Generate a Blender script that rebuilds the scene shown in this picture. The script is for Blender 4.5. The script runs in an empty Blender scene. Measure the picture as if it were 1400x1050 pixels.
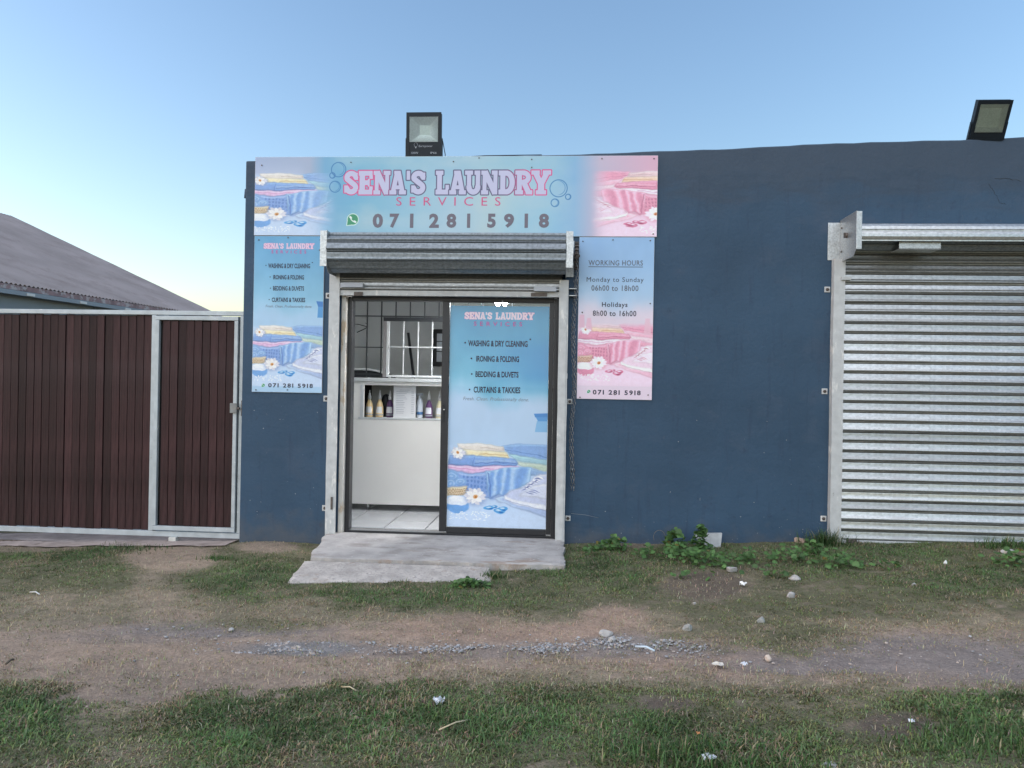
import bpy, bmesh, math, random
import numpy as np
from mathutils import Vector, Matrix

random.seed(7)
rng = np.random.default_rng(7)
C = bpy.context.scene.collection
scene = bpy.context.scene
rad = math.radians

# ------------------------------------------------------------------ camera, sky, sun, exposure
FPX, CAMY, CAMH = 1030.0, -6.6, 1.3818
yaw, pitch, roll = rad(-4.02), rad(0.096), rad(1.002)
cf = Vector((math.sin(yaw)*math.cos(pitch), math.cos(yaw)*math.cos(pitch), math.sin(pitch)))
r0 = cf.cross(Vector((0, 0, 1))).normalized(); u0 = r0.cross(cf)
cr = r0*math.cos(roll)+u0*math.sin(roll); cu = -r0*math.sin(roll)+u0*math.cos(roll)
cam_data = bpy.data.cameras.new('camera'); cam = bpy.data.objects.new('camera', cam_data); C.objects.link(cam)
M = Matrix((cr, cu, -cf)).transposed().to_4x4(); M.translation = Vector((0, CAMY, CAMH))
cam.matrix_world = M
cam_data.sensor_fit = 'HORIZONTAL'; cam_data.sensor_width = 36.0
cam_data.lens = FPX/1400*36.0
cam_data.clip_start = 0.05; cam_data.clip_end = 3000
scene.camera = cam

world = bpy.data.worlds.new('World'); scene.world = world; world.use_nodes = True
wn = world.node_tree.nodes; wl = world.node_tree.links; wn.clear()
SUN_EL, SUN_ROT = rad(3.0), rad(-92)
sky = wn.new('ShaderNodeTexSky'); sky.sky_type = 'NISHITA'; sky.sun_disc = False
sky.sun_elevation = SUN_EL; sky.sun_rotation = SUN_ROT
sky.air_density = 1.0; sky.dust_density = 0.8; sky.ozone_density = 2.1; sky.altitude = 0
bg = wn.new('ShaderNodeBackground'); bg.inputs['Strength'].default_value = 0.15
wo = wn.new('ShaderNodeOutputWorld')
wb = wn.new('ShaderNodeMix'); wb.data_type = 'RGBA'; wb.blend_type = 'MULTIPLY'; wb.inputs['Factor'].default_value = 1.0
wb.inputs['B'].default_value = (1.07, 1.0, 1.07, 1.0)     # the camera's white balance, the same over the whole sky
wl.new(sky.outputs[0], wb.inputs['A']); wl.new(wb.outputs['Result'], bg.inputs['Color']); wl.new(bg.outputs[0], wo.inputs['Surface'])

fill_data = bpy.data.lights.new('sky_fill', 'SUN'); fill_data.energy = 0.75; fill_data.angle = rad(120)  # broad soft fill added for skylight on facade and ground, no direct sun
fill_data.color = (1.0, 0.96, 0.93)
sky_fill = bpy.data.objects.new('sky_fill', fill_data); C.objects.link(sky_fill)
sky_fill.rotation_euler = Vector((0.7, 0.8, -0.9)).to_track_quat('-Z', 'Y').to_euler()

vs = scene.view_settings
vs.view_transform = 'Standard'; vs.look = 'None'; vs.gamma = 1.0; vs.use_curve_mapping = False
vs.exposure = 2.22

# ------------------------------------------------------------------ helpers
def px_ray(px, py):
    return cf*FPX + cr*(px-700) - cu*(py-525)
def at(px, py, Y=0.0):
    """point of the vertical plane y=Y -> (x, z)"""
    d = px_ray(px, py); t = (Y-CAMY)/d.y
    return d.x*t, CAMH+d.z*t
def vnoise(x, y, seed=0):
    xi = np.floor(x).astype(np.int64); yi = np.floor(y).astype(np.int64)
    xf = x-xi; yf = y-yi
    u = xf*xf*(3-2*xf); v = yf*yf*(3-2*yf)
    def h(a, b):
        n = (a*374761393 + b*668265263 + seed*982451653) & 0xffffffff
        n = ((n ^ (n >> 13))*1274126177) & 0xffffffff
        n = (n ^ (n >> 16)) & 0xffffffff
        return n/4294967295.0
    return (h(xi, yi)*(1-u)+h(xi+1, yi)*u)*(1-v)+(h(xi, yi+1)*(1-u)+h(xi+1, yi+1)*u)*v
def fbm(x, y, seed=0, oct=4):
    s = 0; a = 0.5; t = 0
    for i in range(oct):
        s = s+a*vnoise(x*2**i, y*2**i, seed+i*17); t += a; a *= 0.5
    return s/t
def sstep(a, b, x):
    t = np.clip((x-a)/(b-a), 0, 1); return t*t*(3-2*t)
def gz(x, y):
    """ground height"""
    x = np.asarray(x, float); y = np.asarray(y, float)
    s = np.where(x < 0, 0.031*x, 0.043*x)
    s = np.maximum(np.minimum(s, 0.16), -0.2)
    k = 1-0.45*np.clip(-y/4.0, 0, 1)
    z = s*k + 0.03*(fbm(x*1.3+9, y*1.3+4, 3, 3)-0.5) + 0.012*(fbm(x*7, y*7, 5, 2)-0.5)
    z = z + 0.035*np.exp(-((x+2.62)/0.4)**2-((y+0.12)/0.22)**2)
    return z
def gpt(px, py):
    d = px_ray(px, py); z = 0.0
    for _ in range(8):
        t = (z-CAMH)/d.z; x, y = d.x*t, CAMY+d.y*t; z = float(gz(x, y))
    return x, y, z

def sock(n, name, val):
    if name in n.inputs: n.inputs[name].default_value = val
def col4(c): return (c[0], c[1], c[2], 1.0)
def mat(name, color, rough=0.6, metal=0.0, noise=None, bump=None, emis=None, spec=0.5, trans=0.0, stretch=(1, 1, 1), randv=0.0, layers=()):
    """noise=(scale, dark factor, light factor); bump=(scale, strength); layers=[(scale, lo, hi, colour, stretch)]"""
    m = bpy.data.materials.new(name); m.use_nodes = True
    N = m.node_tree.nodes; L = m.node_tree.links
    b = N['Principled BSDF']
    sock(b, 'Base Color', col4(color)); sock(b, 'Roughness', rough); sock(b, 'Metallic', metal)
    sock(b, 'Specular IOR Level', spec); sock(b, 'Transmission Weight', trans)
    tc = N.new('ShaderNodeTexCoord')
    mp = N.new('ShaderNodeMapping'); mp.inputs['Scale'].default_value = stretch
    L.new(tc.outputs['Object'], mp.inputs['Vector'])
    cur = None
    if noise:
        nz = N.new('ShaderNodeTexNoise'); nz.inputs['Scale'].default_value = noise[0]; nz.inputs['Detail'].default_value = 6
        L.new(mp.outputs[0], nz.inputs['Vector'])
        rp = N.new('ShaderNodeValToRGB')
        rp.color_ramp.elements[0].position = 0.3; rp.color_ramp.elements[1].position = 0.7
        rp.color_ramp.elements[0].color = col4([c*noise[1] for c in color]); rp.color_ramp.elements[1].color = col4([min(1, c*noise[2]) for c in color])
        L.new(nz.outputs['Fac'], rp.inputs['Fac']); cur = rp.outputs[0]
    for (sc, lo, hi, lc, st) in layers:
        mp2 = N.new('ShaderNodeMapping'); mp2.inputs['Scale'].default_value = st; mp2.inputs['Location'].default_value = (sc*0.37, 1.3, sc*0.11)
        L.new(tc.outputs['Object'], mp2.inputs['Vector'])
        n2 = N.new('ShaderNodeTexNoise'); n2.inputs['Scale'].default_value = sc; n2.inputs['Detail'].default_value = 8; n2.inputs['Roughness'].default_value = 0.65
        L.new(mp2.outputs[0], n2.inputs['Vector'])
        mr = N.new('ShaderNodeMapRange'); mr.inputs['From Min'].default_value = lo; mr.inputs['From Max'].default_value = hi
        L.new(n2.outputs['Fac'], mr.inputs['Value'])
        mx = N.new('ShaderNodeMix'); mx.data_type = 'RGBA'
        L.new(mr.outputs[0], mx.inputs['Factor'])
        if cur: L.new(cur, mx.inputs['A'])
        else: mx.inputs['A'].default_value = col4(color)
        mx.inputs['B'].default_value = col4(lc); cur = mx.outputs['Result']
    if randv:
        oi = N.new('ShaderNodeObjectInfo'); mr = N.new('ShaderNodeMapRange')
        mr.inputs['To Min'].default_value = 1-randv; mr.inputs['To Max'].default_value = 1+randv
        L.new(oi.outputs['Random'], mr.inputs['Value'])
        mx = N.new('ShaderNodeMix'); mx.data_type = 'RGBA'; mx.blend_type = 'MULTIPLY'; mx.inputs['Factor'].default_value = 1
        if cur: L.new(cur, mx.inputs['A'])
        else: mx.inputs['A'].default_value = col4(color)
        L.new(mr.outputs[0], mx.inputs['B']); cur = mx.outputs['Result']
    if cur: L.new(cur, b.inputs['Base Color'])
    if bump:
        nb = N.new('ShaderNodeTexNoise'); nb.inputs['Scale'].default_value = bump[0]; nb.inputs['Detail'].default_value = 5
        L.new(mp.outputs[0], nb.inputs['Vector'])
        bp = N.new('ShaderNodeBump'); bp.inputs['Strength'].default_value = bump[1]; bp.inputs['Distance'].default_value = 0.01
        L.new(nb.outputs['Fac'], bp.inputs['Height']); L.new(bp.outputs[0], b.inputs['Normal'])
    if emis:
        sock(b, 'Emission Color', col4(emis[0])); sock(b, 'Emission Strength', emis[1])
    return m

def setp(o, label=None, cat=None, group=None, kind=None):
    if label: o['label'] = label
    if cat: o['category'] = cat
    if group: o['group'] = group
    if kind: o['kind'] = kind
    return o
def thing(name, label, cat, loc=(0, 0, 0), group=None):
    o = bpy.data.objects.new(name, None); C.objects.link(o); o.location = loc; o.empty_display_size = 0.1
    return setp(o, label, cat, group)

class MB:
    def __init__(s): s.v = []; s.f = []; s.sm = []
    def add(s, vs_, fs, smooth=False):
        n = len(s.v); s.v += [tuple(p) for p in vs_]; s.f += [tuple(i+n for i in f) for f in fs]; s.sm += [smooth]*len(fs); return s
    def box(s, x0, x1, y0, y1, z0, z1, mtx=None):
        vs_ = [(x, y, z) for x in (x0, x1) for y in (y0, y1) for z in (z0, z1)]
        if mtx: vs_ = [tuple(mtx @ Vector(p)) for p in vs_]
        return s.add(vs_, [(0, 1, 3, 2), (4, 6, 7, 5), (0, 4, 5, 1), (2, 3, 7, 6), (0, 2, 6, 4), (1, 5, 7, 3)])
    def quad(s, a, b, c, d): return s.add([a, b, c, d], [(0, 1, 2, 3)])
    def tube(s, pts, r, n=6, closed=False, smooth=True):
        pts = [Vector(p) for p in pts]; m = len(pts); rs = r if isinstance(r, (list, tuple)) else [r]*m
        vs_ = []; 
        for i, p in enumerate(pts):
            a = pts[(i-1) % m] if (i or closed) else p; b = pts[(i+1) % m] if (i < m-1 or closed) else p
            t = (b-a).normalized()
            up = Vector((0, 0, 1)) if abs(t.z) < 0.9 else Vector((1, 0, 0))
            e1 = t.cross(up).normalized(); e2 = t.cross(e1)
            for k in range(n):
                an = 2*math.pi*k/n; vs_.append(p+(e1*math.cos(an)+e2*math.sin(an))*rs[i])
        fs = []
        for i in range(m if closed else m-1):
            j = (i+1) % m
            for k in range(n): fs.append((i*n+k, i*n+(k+1) % n, j*n+(k+1) % n, j*n+k))
        if not closed: fs += [tuple(range(n))[::-1], tuple((m-1)*n+k for k in range(n))]
        return s.add(vs_, fs, smooth)
    def lathe(s, prof, cx=0, cy=0, z0=0, n=16):
        vs_ = [(cx+r*math.cos(2*math.pi*k/n), cy+r*math.sin(2*math.pi*k/n), z0+z) for r, z in prof for k in range(n)]
        fs = [(i*n+k, i*n+(k+1) % n, (i+1)*n+(k+1) % n, (i+1)*n+k) for i in range(len(prof)-1) for k in range(n)]
        fs += [tuple(range(n))[::-1], tuple((len(prof)-1)*n+k for k in range(n))]
        return s.add(vs_, fs, True)
    def prof_x(s, prof, x0, x1, smooth=True, close=True, segs=1):
        """extrude a (y,z) profile along x"""
        n = len(prof); vs_ = []
        for i in range(segs+1):
            x = x0+(x1-x0)*i/segs; vs_ += [(x, y, z) for y, z in prof]
        fs = []
        for i in range(segs):
            for k in range(n if close else n-1):
                fs.append((i*n+k, i*n+(k+1) % n, (i+1)*n+(k+1) % n, (i+1)*n+k))
        if close: fs += [tuple(range(n))[::-1], tuple(segs*n+k for k in range(n))]
        return s.add(vs_, fs, smooth)
    def build(s, name, m, parent=None, bev=0, loc=None):
        me = bpy.data.meshes.new(name); me.from_pydata(s.v, [], s.f); me.validate()
        me.polygons.foreach_set('use_smooth', s.sm[:len(me.polygons)] if len(s.sm) >= len(me.polygons) else [False]*len(me.polygons))
        bm = bmesh.new(); bm.from_mesh(me); bmesh.ops.recalc_face_normals(bm, faces=bm.faces); bm.to_mesh(me); bm.free()
        me.materials.append(m)
        o = bpy.data.objects.new(name, me); C.objects.link(o)
        if parent: o.parent = parent
        if loc: o.location = loc
        if bev:
            md = o.modifiers.new('bevel', 'BEVEL'); md.width = bev; md.segments = 2; md.limit_method = 'ANGLE'; md.angle_limit = rad(50)
        return o
def local(root, x, y, z): return (x-root.location.x, y-root.location.y, z-root.location.z)
def inst(name, src, parent, loc=(0, 0, 0), rot=None, scl=None):
    o = bpy.data.objects.new(name, src.data); C.objects.link(o); o.parent = parent; o.location = loc
    if rot: o.rotation_euler = rot
    if scl: o.scale = scl
    return o
def copy_tree(o, loc):
    c = o.copy(); C.objects.link(c); c.location = loc
    for ch in o.children:
        d = ch.copy(); C.objects.link(d); d.parent = c
        for g in ch.children:
            e = g.copy(); C.objects.link(e); e.parent = d
    return c

# ------------------------------------------------------------------ materials
M_wall = mat('wall_paint', (0.034, 0.070, 0.118), 0.6, noise=(1.3, 0.88, 1.14), bump=(30, 0.28), spec=0.3,
             layers=[(2.4, 0.55, 0.75, (0.050, 0.080, 0.125), (1, 1, 1.6)), (3.0, 0.56, 0.78, (0.027, 0.050, 0.090), (5, 1, 0.5)), (9.0, 0.62, 0.74, (0.030, 0.054, 0.095), (1, 1, 1)), (16, 0.66, 0.72, (0.058, 0.085, 0.125), (1.5, 1, 1)),
                     ])
def wall_extra(m):
    """trowelled plaster band along the parapet, splash dirt at the foot"""
    N = m.node_tree.nodes; L = m.node_tree.links; b = N['Principled BSDF']
    tc = N.new('ShaderNodeTexCoord'); sp = N.new('ShaderNodeSeparateXYZ'); L.new(tc.outputs['Object'], sp.inputs[0])
    src = b.inputs['Base Color'].links[0].from_socket
    # foot dirt
    n = N.new('ShaderNodeTexNoise'); n.inputs['Scale'].default_value = 7; n.inputs['Detail'].default_value = 8; L.new(tc.outputs['Object'], n.inputs['Vector'])
    a = N.new('ShaderNodeMath'); a.operation = 'MULTIPLY_ADD'; L.new(n.outputs['Fac'], a.inputs[0]); a.inputs[1].default_value = 0.6; 
    inv = N.new('ShaderNodeMath'); inv.operation = 'MULTIPLY'; L.new(sp.outputs['Z'], inv.inputs[0]); inv.inputs[1].default_value = -1.0
    L.new(inv.outputs[0], a.inputs[2])
    mr = N.new('ShaderNodeMapRange'); mr.inputs['From Min'].default_value = 0.10; mr.inputs['From Max'].default_value = 0.34; mr.inputs['To Max'].default_value = 0.4
    L.new(a.outputs[0], mr.inputs['Value'])
    mx = N.new('ShaderNodeMix'); mx.data_type = 'RGBA'; L.new(mr.outputs[0], mx.inputs['Factor']); L.new(src, mx.inputs['A']); mx.inputs['B'].default_value = (0.12, 0.11, 0.10, 1)
    # top faded band with blotches
    n2 = N.new('ShaderNodeTexNoise'); n2.inputs['Scale'].default_value = 3.2; n2.inputs['Detail'].default_value = 9; n2.inputs['Roughness'].default_value = 0.6
    mpp = N.new('ShaderNodeMapping'); mpp.inputs['Scale'].default_value = (0.6, 1, 2.2); L.new(tc.outputs['Object'], mpp.inputs[0]); L.new(mpp.outputs[0], n2.inputs['Vector'])
    ad = N.new('ShaderNodeMath'); ad.operation = 'MULTIPLY_ADD'; L.new(n2.outputs['Fac'], ad.inputs[0]); ad.inputs[1].default_value = 0.9; L.new(sp.outputs['Z'], ad.inputs[2])
    mr2 = N.new('ShaderNodeMapRange'); mr2.inputs['From Min'].default_value = 3.35; mr2.inputs['From Max'].default_value = 3.75; mr2.inputs['To Max'].default_value = 0.75
    L.new(ad.outputs[0], mr2.inputs['Value'])
    mx2 = N.new('ShaderNodeMix'); mx2.data_type = 'RGBA'; L.new(mr2.outputs[0], mx2.inputs['Factor']); L.new(mx.outputs['Result'], mx2.inputs['A']); mx2.inputs['B'].default_value = (0.050, 0.070, 0.100, 1)
    # dark water stain line under the parapet
    mr3 = N.new('ShaderNodeMapRange'); mr3.inputs['From Min'].default_value = 3.50; mr3.inputs['From Max'].default_value = 3.62
    L.new(ad.outputs[0], mr3.inputs['Value'])
    mr4 = N.new('ShaderNodeMapRange'); mr4.inputs['From Min'].default_value = 3.62; mr4.inputs['From Max'].default_value = 3.68; mr4.inputs['To Min'].default_value = 1; mr4.inputs['To Max'].default_value = 0
    L.new(ad.outputs[0], mr4.inputs['Value'])
    mu = N.new('ShaderNodeMath'); mu.operation = 'MULTIPLY'; L.new(mr3.outputs[0], mu.inputs[0]); L.new(mr4.outputs[0], mu.inputs[1])
    mu2 = N.new('ShaderNodeMath'); mu2.operation = 'MULTIPLY'; L.new(mu.outputs[0], mu2.inputs[0]); mu2.inputs[1].default_value = 0.22
    mx3 = N.new('ShaderNodeMix'); mx3.data_type = 'RGBA'; L.new(mu2.outputs[0], mx3.inputs['Factor']); L.new(mx2.outputs['Result'], mx3.inputs['A']); mx3.inputs['B'].default_value = (0.032, 0.045, 0.065, 1)
    L.new(mx3.outputs['Result'], b.inputs['Base Color'])
    # broad hand-plastered relief added to the fine roller grain
    n3 = N.new('ShaderNodeTexNoise'); n3.inputs['Scale'].default_value = 2.6; n3.inputs['Detail'].default_value = 4; L.new(tc.outputs['Object'], n3.inputs['Vector'])
    b2 = N.new('ShaderNodeBump'); b2.inputs['Strength'].default_value = 0.5; b2.inputs['Distance'].default_value = 0.03
    L.new(n3.outputs['Fac'], b2.inputs['Height'])
    old = b.inputs['Normal'].links[0].from_node; L.new(b2.outputs[0], old.inputs['Normal'])
wall_extra(M_wall)
M_galv = mat('galvanised_steel', (0.50, 0.52, 0.53), 0.38, 0.75, noise=(70, 0.72, 1.15), bump=(60, 0.08),
             layers=[(5, 0.56, 0.75, (0.30, 0.31, 0.32), (0.4, 1, 2.0))])
M_galv2 = mat('galvanised_slat', (0.46, 0.465, 0.455), 0.30, 0.75, noise=(55, 0.78, 1.14), bump=(45, 0.10), stretch=(0.7, 1, 1), randv=0.22,
              layers=[(2.2, 0.60, 0.72, (0.33, 0.32, 0.31), (0.5, 1, 3)), (11, 0.62, 0.75, (0.52, 0.53, 0.53), (1, 1, 4)), (4, 0.62, 0.74, (0.22, 0.20, 0.19), (0.35, 1, 5))])
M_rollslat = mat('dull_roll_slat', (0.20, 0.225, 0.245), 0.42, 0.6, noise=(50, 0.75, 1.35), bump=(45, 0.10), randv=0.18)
M_guide = mat('whitewashed_steel', (0.52, 0.53, 0.53), 0.55, 0.15, noise=(14, 0.86, 1.08), bump=(30, 0.15),
              layers=[(6, 0.60, 0.66, (0.70, 0.69, 0.66), (3, 1, 0.8)), (13, 0.66, 0.70, (0.22, 0.20, 0.18), (2, 1, 0.6))])
M_reveal = mat('peeling_white_plaster', (0.60, 0.57, 0.52), 0.85, noise=(5, 0.88, 1.08), bump=(18, 0.8),
               layers=[(5, 0.53, 0.6, (0.46, 0.36, 0.26), (2, 1, 0.8)), (8, 0.64, 0.67, (0.22, 0.19, 0.17), (2, 1, 0.9))])
M_gateframe = mat('pale_grey_steel', (0.44, 0.48, 0.50), 0.5, 0.2, noise=(9, 0.85, 1.12), bump=(40, 0.12),
                  layers=[(16, 0.67, 0.71, (0.75, 0.75, 0.73), (1, 1, 1)), (22, 0.70, 0.73, (0.13, 0.09, 0.07), (1, 1, 1))])
M_board = mat('dark_varnished_board', (0.034, 0.0150, 0.0155), 0.55, spec=.22, noise=(7, 0.6, 1.5), bump=(26, 0.25), stretch=(6, 1, 0.5), randv=0.42,
              layers=[(1.6, 0.5, 0.75, (0.045, 0.027, 0.028), (1, 1, 1)), (40, 0.73, 0.76, (0.24, 0.21, 0.19), (1, 1, 0.35))])
M_conc = mat('step_concrete', (0.41, 0.385, 0.365), 0.9, noise=(4.5, 0.70, 1.16), bump=(35, 0.5),
             layers=[(3.0, 0.52, 0.68, (0.23, 0.20, 0.18), (1, 2.2, 1)), (1.3, 0.62, 0.66, (0.31, 0.25, 0.21), (1, 4, 1)), (26, 0.60, 0.68, (0.50, 0.47, 0.45), (1, 1, 1)), (60, 0.69, 0.74, (0.18, 0.16, 0.15), (1, 1, 1))])
M_conc2 = mat('rough_concrete', (0.46, 0.42, 0.385), 0.95, noise=(8, 0.7, 1.15), bump=(60, 0.9),
              layers=[(34, 0.52, 0.60, (0.33, 0.30, 0.28), (1, 1, 1)), (70, 0.62, 0.70, (0.58, 0.56, 0.53), (1, 1, 1)), (5, 0.60, 0.72, (0.30, 0.23, 0.18), (1, 1, 1))])
M_pinkconc = mat('track_concrete', (0.36, 0.29, 0.26), 0.95, noise=(5, 0.7, 1.2), bump=(30, 0.7), layers=[(6, .55, .7, (0.18, 0.14, 0.12), (1, 1, 1))])
M_alu = mat('charcoal_aluminium', (0.028, 0.029, 0.033), 0.38, 0.3, noise=(20, 0.9, 1.1))
M_black = mat('black_plastic', (0.012, 0.014, 0.017), 0.45)
M_dark = mat('dark_recess', (0.02, 0.02, 0.022), 0.9)
M_blackbar = mat('dark_bar_steel', (0.045, 0.05, 0.055), 0.5, 0.3)
M_whitebar = mat('white_bar_steel', (0.58, 0.6, 0.6), 0.5)
M_plain_grey = mat('interior_wall_paint', (0.60, 0.62, 0.61), 0.8, noise=(2, 0.95, 1.05))
M_ceil = mat('interior_ceiling', (0.6, 0.6, 0.58), 0.9)
M_counter = mat('cream_counter_board', (0.82, 0.80, 0.76), 0.4, noise=(1.6, 0.96, 1.02), bump=(6, 0.03), layers=[(38, 0.76, 0.79, (0.4, 0.37, 0.33), (1, 1, 1))])
M_tile = mat('glazed_floor_tile', (0.50, 0.51, 0.52), 0.22, noise=(3, 0.93, 1.05), randv=0.05)
M_grout = mat('dark_grout', (0.09, 0.09, 0.09), 0.9)
M_chrome = mat('chrome', (0.7, 0.7, 0.7), 0.15, 1.0)
M_paper = mat('white_paper', (0.72, 0.73, 0.75), 0.7, noise=(3, 0.97, 1.02))
M_lamp = mat('tube_glow', (1, 1, 1), 0.5, emis=((0.98, 0.98, 1.0), 60.0))
M_rust = mat('rusty_iron', (0.12, 0.10, 0.09), 0.6, 0.5, noise=(30, 0.6, 1.4))
M_chain = mat('chain_steel', (0.22, 0.22, 0.22), 0.45, 0.8, noise=(40, 0.6, 1.4))
M_flood = mat('floodlight_housing', (0.007, 0.012, 0.018), 0.5, 0.0, spec=.3, noise=(18, 0.85, 1.2))
M_refl = mat('brushed_reflector', (0.88, 0.87, 0.86), 0.3, 0.6, noise=(60, 0.9, 1.1))
M_led = mat('led_phosphor', (0.80, 0.80, 0.74), 0.5, noise=(90, 0.9, 1.1))
M_print = mat('pale_print', (0.35, 0.38, 0.42), 0.6)
M_ink = mat('navy_ink', (0.018, 0.02, 0.045), 0.5)
M_inkgrey = mat('grey_ink', (0.20, 0.22, 0.27), 0.5)
M_pinkink = mat('pink_ink', (0.62, 0.10, 0.25), 0.5)
M_mauveink = mat('mauve_ink', (0.48, 0.12, 0.36), 0.5)
M_roof = mat('weathered_fibre_cement', (0.235, 0.210, 0.212), 0.9, noise=(0.5, 0.85, 1.15), layers=[(0.9, 0.5, 0.75, (0.17, 0.143, 0.142), (1, 1, 1)), (9, 0.70, 0.75, (0.30, 0.27, 0.26), (1, 1, 1))])
M_eave = mat('red_brown_trim', (0.24, 0.16, 0.165), 0.8, noise=(3, 0.7, 1.3), layers=[(4, 0.5, 0.6, (0.40, 0.36, 0.36), (1, 1, 1))])
M_farwall = mat('blue_grey_render', (0.25, 0.285, 0.325), 0.85, noise=(0.6, 0.93, 1.06))
M_whitetrim = mat('white_trim', (0.6, 0.6, 0.6), 0.7)
M_stone = mat('grey_stone', (0.36, 0.35, 0.34), 0.9, noise=(30, 0.7, 1.25), bump=(60, 0.7), randv=0.2)
M_brick = mat('broken_brick', (0.42, 0.30, 0.24), 0.95, noise=(20, 0.7, 1.2), bump=(60, 0.8))

def glass_mat(name='clear_glass', tint=(0.9, 0.95, 0.95), rough=0.02):
    m = bpy.data.materials.new(name); m.use_nodes = True; N = m.node_tree.nodes; L = m.node_tree.links; N.clear()
    o = N.new('ShaderNodeOutputMaterial'); t = N.new('ShaderNodeBsdfTransparent'); t.inputs[0].default_value = col4(tint)
    g = N.new('ShaderNodeBsdfGlossy'); g.inputs['Roughness'].default_value = rough
    fr = N.new('ShaderNodeFresnel'); fr.inputs['IOR'].default_value = 1.5
    mx = N.new('ShaderNodeMixShader'); L.new(fr.outputs[0], mx.inputs[0]); L.new(t.outputs[0], mx.inputs[1]); L.new(g.outputs[0], mx.inputs[2]); L.new(mx.outputs[0], o.inputs[0])
    return m
M_glass = glass_mat()

# ------------------------------------------------------------------ prints computed in code
class Pic:
    def __init__(s, W, H, base):
        s.W, s.H = W, H; s.a = np.ones((H, W, 3))*np.array(base)/255.0
        s.Y, s.X = np.mgrid[0:H, 0:W].astype(float); s.X += .5; s.Y += .5
    def mixm(s, m, c, sl=None):
        c = np.array(c)/255.0 if not isinstance(c, np.ndarray) else c
        if sl is None: s.a = s.a*(1-m[..., None])+c*m[..., None]
        else: s.a[sl] = s.a[sl]*(1-m[..., None])+c*m[..., None]
def poly_sdf(X, Y, P):
    d = np.full(X.shape, 1e18); ins = np.zeros(X.shape, bool); n = len(P)
    for i in range(n):
        x0, y0 = P[i]; x1, y1 = P[(i+1) % n]; ex, ey = x1-x0, y1-y0; wx, wy = X-x0, Y-y0
        t = np.clip((wx*ex+wy*ey)/(ex*ex+ey*ey+1e-9), 0, 1)
        d = np.minimum(d, (wx-ex*t)**2+(wy-ey*t)**2)
        c = ((y0 <= Y) & (y1 > Y)) | ((y1 <= Y) & (y0 > Y))
        ins ^= c & (X < x0+(Y-y0)/(ey if abs(ey) > 1e-9 else 1e-9)*ex)
    d = np.sqrt(d); return np.where(ins, -d, d)
class Sub:
    """paints the still life of folded laundry into a picture; coordinates 0..720"""
    def __init__(s, pic, x0, y0, w, h, fade=None, cmap=None, flip=False):
        s.p = pic; X0, X1 = int(max(0, x0)), int(min(pic.W, x0+w)); Y0, Y1 = int(max(0, y0)), int(min(pic.H, y0+h))
        s.sl = (slice(Y0, Y1), slice(X0, X1))
        s.X = (pic.X[s.sl]-x0)/w*720; s.Y = (pic.Y[s.sl]-y0)/h*720
        wx_ = (fbm(s.X/60+3, s.Y/60, 14, 3)-.5)*26; wy_ = (fbm(s.X/70+9, s.Y/45, 15, 3)-.5)*22; s.X = s.X+wx_; s.Y = s.Y+wy_
        if flip: s.X = 720-s.X
        s.fade = fade(s.X, s.Y) if fade else np.ones(s.X.shape)
        s.cmap = cmap or (lambda c: c); s.n = fbm(s.X/22+7, s.Y/22, 11, 3)
        s.n2 = fbm(s.X/5, s.Y/5, 12, 2)
    def paint(s, m, c, tex=0.10):
        c = np.array(s.cmap(c), float)/255.0
        c = c*(1+tex*(s.n-.5)+tex*0.8*(s.n2-.5))[..., None] if isinstance(c, np.ndarray) else c
        m = m*s.fade; s.p.a[s.sl] = s.p.a[s.sl]*(1-m[..., None])+np.clip(c, 0, 1)*m[..., None]
    def poly(s, P, c, soft=5, shade=0.0, rnd=0, tex=0.10):
        d = poly_sdf(s.X, s.Y, P)-rnd
        ys = [p[1] for p in P]; t = np.clip((s.Y-min(ys))/(max(ys)-min(ys)+1e-6), 0, 1)
        soft *= 1.7; m = sstep(soft, -soft, d)
        s.paint(m, c, tex)
        if shade:   # soft roundness: light crown, darker towards the lower edge
            up = np.clip((s.Y-min(ys))/(max(ys)-min(ys)+1e-6), 0, 1)
            s.paint(m*shade*np.clip(sstep(-16, 0, d)*(.35+.75*up)+.25*up**3, 0, .9), tuple(v*0.66 for v in c))
            s.paint(m*.55*sstep(-26, -9, d)*sstep(-2, -9, d)*sstep(.65, .1, up), tuple(min(255, v*1.12+22) for v in c))
    def ell(s, cx, cy, rx, ry, c, soft=0.12, ang=0, tex=0.1):
        ca, sa = math.cos(ang), math.sin(ang); u = ((s.X-cx)*ca+(s.Y-cy)*sa)/rx; v = (-(s.X-cx)*sa+(s.Y-cy)*ca)/ry
        s.paint(sstep(1+soft, 1-soft, np.sqrt(u*u+v*v)), c, tex)
    def line(s, P, w, c, a=1.0):
        d = np.full(s.X.shape, 1e9)
        for (x0, y0), (x1, y1) in zip(P[:-1], P[1:]):
            ex, ey = x1-x0, y1-y0; t = np.clip(((s.X-x0)*ex+(s.Y-y0)*ey)/(ex*ex+ey*ey+1e-9), 0, 1)
            d = np.minimum(d, np.hypot(s.X-x0-ex*t, s.Y-y0-ey*t))
        s.paint(sstep(w*1.5, w*0.4, d)*a, c)
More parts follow.
